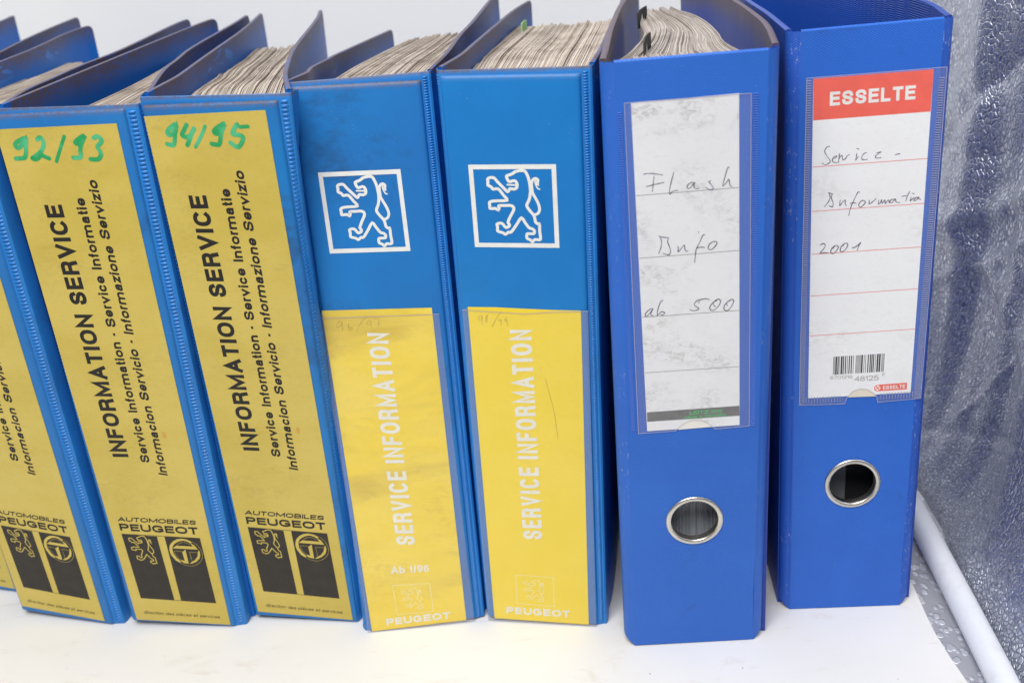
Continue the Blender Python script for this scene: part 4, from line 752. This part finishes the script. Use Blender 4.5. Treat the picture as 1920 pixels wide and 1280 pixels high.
def pocket(B, key, mat, tick_mat, tw, pitch, edge_w, bottom=False):
    F = A[key + 'film']; mb = MB(); fill_poly(mb, B.S, F, .52); pk = mb.build('pocket_film', mat, B.root)
    mb = MB(); lines_mesh(mb, B.S, [F + [F[0]]], edge_w, .56, False); mb.build('film_edge', M['weld'], pk)
    Q = A['lab'][key]; gp_ = Gap(B, M['gap' if key[0] == 'P' else 'gapL'])
    gp_.p([F[-1], F[0], Q[0], Q[3]], .2); gp_.p([Q[1], F[-3], F[-2], Q[2]], .2)
    gp_.p([Q[0], F[0], F[1], F[2]], .2); gp_.p([F[-5] if key == 'L' else F[7], F[-4] if key == 'L' else F[8], F[-3], Q[1]], .2)
    T = [np.array(p) for p in A[key + 'tick']]; mb = MB()
    for a, b, c, d in ((T[0], T[1], T[2], T[3]), (T[4], T[5], T[6], T[7])):
        n_ = int(np.linalg.norm(a - c) / pitch)
        for k in range(n_ + 1):
            t = k / n_; l = a + (c - a) * t; r_ = b + (d - b) * t; h = np.array([0, tw / 2])
            mb.add([B.S(*(l - h), .05), B.S(*(r_ - h), .05), B.S(*(r_ + h), .05), B.S(*(l + h), .05), B.S(*(l - h * .4), .42), B.S(*(r_ - h * .4), .42), B.S(*(r_ + h * .4), .42), B.S(*(l + h * .4), .42)],
                   [(4, 5, 6, 7), (0, 1, 5, 4), (1, 2, 6, 5), (2, 3, 7, 6), (3, 0, 4, 7)])
    if bottom:
        for u in list(np.arange(F[0][0] + 2, F[1][0] - 2, 1.45)) + list(np.arange(F[8][0] + 1.5, F[9][0] - 3, 1.45)):
            y = F[0][1] + (F[9][1] - F[0][1]) * (u - F[0][0]) / (F[9][0] - F[0][0]); h = tw / 2
            mb.add([B.S(u - h, y + .6, .5), B.S(u + h, y + .6, .5), B.S(u + h, y + 4.2, .5), B.S(u - h, y + 4.2, .5), B.S(u - h * .3, y + .9, .78), B.S(u + h * .3, y + .9, .78), B.S(u + h * .3, y + 3.9, .78), B.S(u - h * .3, y + 3.9, .78)],
                   [(4, 5, 6, 7), (0, 1, 5, 4), (1, 2, 6, 5), (2, 3, 7, 6), (3, 0, 4, 7)])
    tag(mb.build('weld_ticks', tick_mat, B.root), kind='stuff')
pocket(B, 'L', M['filmL'], M['tick'], .35, 1.05, .22)
def tab(B, P, z0, z1, mat, name, pat=None):
    mb = MB(); P = [np.array(p, float) for p in P]
    mb.grid([[(p[0], p[1], z) for p in P] for z in (z0, z1)], smooth=False); mb.grid([[(p[0] + .5, p[1] + .2, z) for p in P] for z in (z1, z0)], smooth=False)
    mb.grid([[(p[0], p[1], z1) for p in P], [(p[0] + .5, p[1] + .2, z1) for p in P]], smooth=False)
    return mb.build(name, mat, B.root)
B = Eb = Binder('E', 'lever_arch_binder', 'empty royal blue lever arch binder with red-headed label, farthest right', 'binder', GR2)
disc_hole_panel(B, M['E_panel'], A['ring']['E'])
B.cover('L', M['E_cover'], (B.Q(0, 1)[0] - 5.1, 6.5), 2.8, ext=[(-1, 205, 318.7), (4, 278, 318.7)])
B.cover('R', M['E_cover'], (B.Q(1, 1)[0] + 2.3, 6.5), 2.8, ext=[(64, 150, 318.7), (40, 220, 318.7), (11, 278, 318.7)])
lab = plate(B, 'spine_label', A['lab']['E'], .30, .28, M['paperE'])
[rule(B, [P], .34, .33, M['redline'], lab) for P in A['Eline']]
mb = MB(); poly_mesh(mb, B.S, A['Ered'], .33); mb.build('printed_band', M['red'], lab)
for t, P3, w in A['Etext']: mb = MB(); text_mesh(mb, B.S, t, P3, w, .36); mb.build('lettering', M['white_ink'], lab)
for t, P3, w in A['Enum']: mb = MB(); text_mesh(mb, B.S, t, P3, w, .36); mb.build('lettering', M['ink_grey'], lab)
# barcode, EAN-13
Lc = ['0001101', '0011001', '0010011', '0111101', '0100011', '0110001', '0101111', '0111011', '0110111', '0001011']
par = {'5': 'LGGLLG'}['5']; code = '701216481250'
Rc = [''.join('10'[int(b)] for b in c) for c in Lc]; Gc = [c[::-1] for c in Rc]
bits = '101' + ''.join((Lc if p == 'L' else Gc)[int(c)] for c, p in zip(code[:6], par)) + '01010' + ''.join(Rc[int(c)] for c in code[6:]) + '101'
mb = MB(); q = A['Ebar']; k = 0
while k < len(bits):
    if bits[k] == '1':
        j = k
        while j < len(bits) and bits[j] == '1': j += 1
        a, b = k / len(bits), j / len(bits); mb.add([B.S(*quad_pt(q, a, 0), .34), B.S(*quad_pt(q, b, 0), .34), B.S(*quad_pt(q, b, 1), .34), B.S(*quad_pt(q, a, 1), .34)], [(0, 1, 2, 3)]); k = j
    else: k += 1
tag(mb.build('barcode', M['ink'], lab), kind='stuff')
mb = MB(); poly_mesh(mb, B.S, A['Esm'], .33); c0, c1 = map(np.array, A['Ecir']); cr = np.linalg.norm(c1 - c0) * .92
mb.add([B.S(c0[0] + cr * 1.12 * math.cos(t), c0[1] + cr * 1.12 * math.sin(t), .335) for t in np.linspace(0, 2 * math.pi, 24, endpoint=False)], [tuple(range(24))])
sb_ = mb.build('printed_band', M['red'], lab)
mb = MB(); poly_mesh(mb, B.S, [(c0[0] + cr * .86 * math.cos(t), c0[1] + cr * .86 * math.sin(t)) for t in np.linspace(0, 2 * math.pi, 24, endpoint=False)], .345); mb.build('badge', M['white_ink'], lab)
mb = MB()
for i, a in enumerate((.6, 2.2)):
    dv = np.array([math.cos(a), math.sin(a)]) * cr * .8; lines_mesh(mb, B.S, [[tuple(c0 - dv), tuple(c0 + dv)]], .42, .35 + .004 * i, False)
mb.build('badge_cross', M['red'], lab)
for t, P3, w in A['Esmt']: mb = MB(); text_mesh(mb, B.S, t, P3, w, .345); mb.build('lettering', M['white_ink'], lab)
mb = MB(); lines_mesh(mb, B.S, A['Ehand'], .36, .36, wf=lambda t: .75 + .45 * math.sin(t * 7) ** 2); mb.build('handwriting', M['pen_dark'], lab)
F = A['Efilm']; mb = MB(); poly_mesh(mb, B.S, [F[2], F[3], F[4], F[5], F[6], F[7]], .40); mb.build('finger_notch', M['cream'], lab)
pocket(B, 'E', M['filmL'], M['tickE'], .42, 1.12, .22, True)
# steel compressor plate inside, seen through the finger hole
ru, rv, rr0 = A['ring']['E']
mb = MB(); P = [(ru - 14, rv - 62), (ru + 2.2, rv - 62), (ru + 2.2, rv + 40), (ru - 14, rv + 40)]
poly_mesh(mb, B.S, P, -22, 1.2); mb.build('steel_plate', M['greyplate'], B.root)

# index tabs standing proud of the sheets
def tab(root, a, b_, z0, z1, mat, up=0., mark=False, lean=(0, 0)):
    a, b_ = np.array(a, float), np.array(b_, float); mb = MB(); n_ = np.array([-(b_ - a)[1], (b_ - a)[0]]); n_ = n_ / np.linalg.norm(n_) * .35
    rows = []
    for k in range(7):
        t = k / 6; p = a + (b_ - a) * t + n_ * 3 * math.sin(t * 3)
        rows.append([(p[0] - n_[0], p[1] - n_[1], z0), (p[0] - n_[0] + lean[0], p[1] - n_[1] + lean[1], z1 + up * t), (p[0] + n_[0] + lean[0], p[1] + n_[1] + lean[1], z1 + up * t), (p[0] + n_[0], p[1] + n_[1], z0)])
    mb.grid(rows, smooth=False); mb.add(rows[0], [(0, 1, 2, 3)]); mb.add(rows[-1], [(3, 2, 1, 0)])
    o = mb.build('index_tab', mat, root)
    if mark:
        mb = MB(); f = lambda t, z: tuple(a + (b_ - a) * t + n_ * 3 * math.sin(t * 3) - n_ * 1.3) + (z,)
        h = z1 - z0; mb.add([f(.45, z0 + h * .12), f(.62, z0 + h * .12), f(.80, z0 + h * .5), f(.66, z0 + h * .45), f(.6, z0 + h * .82), f(.47, z0 + h * .5), f(.3, z0 + h * .4)], [tuple(range(7))]); mb.build('printed_mark', M['white_ink'], o)
T = DATA['tabs']
tab(L.root, T['L1'][0], T['L1'][1], T['L1'][2] - 6, T['L1'][2] + 6.5, M['black_tab'], 1.5, True)
tab(L.root, T['L2'][0], T['L2'][1], T['L2'][2] - 4, T['L2'][2] + 5, M['black_tab'], 2, True)
tab(P4b.root, T['P4'][0], T['P4'][1], T['P4'][2] - 4, T['P4'][2] + 4.5, M['green_tab'], 1)

# added dark card standing in for the shade behind the empty binder's finger hole
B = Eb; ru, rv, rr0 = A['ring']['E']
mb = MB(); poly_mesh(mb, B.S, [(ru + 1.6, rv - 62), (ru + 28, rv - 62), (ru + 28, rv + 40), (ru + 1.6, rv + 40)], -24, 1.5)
mb.build('hole_shade_card', M['black_tab'], B.root)
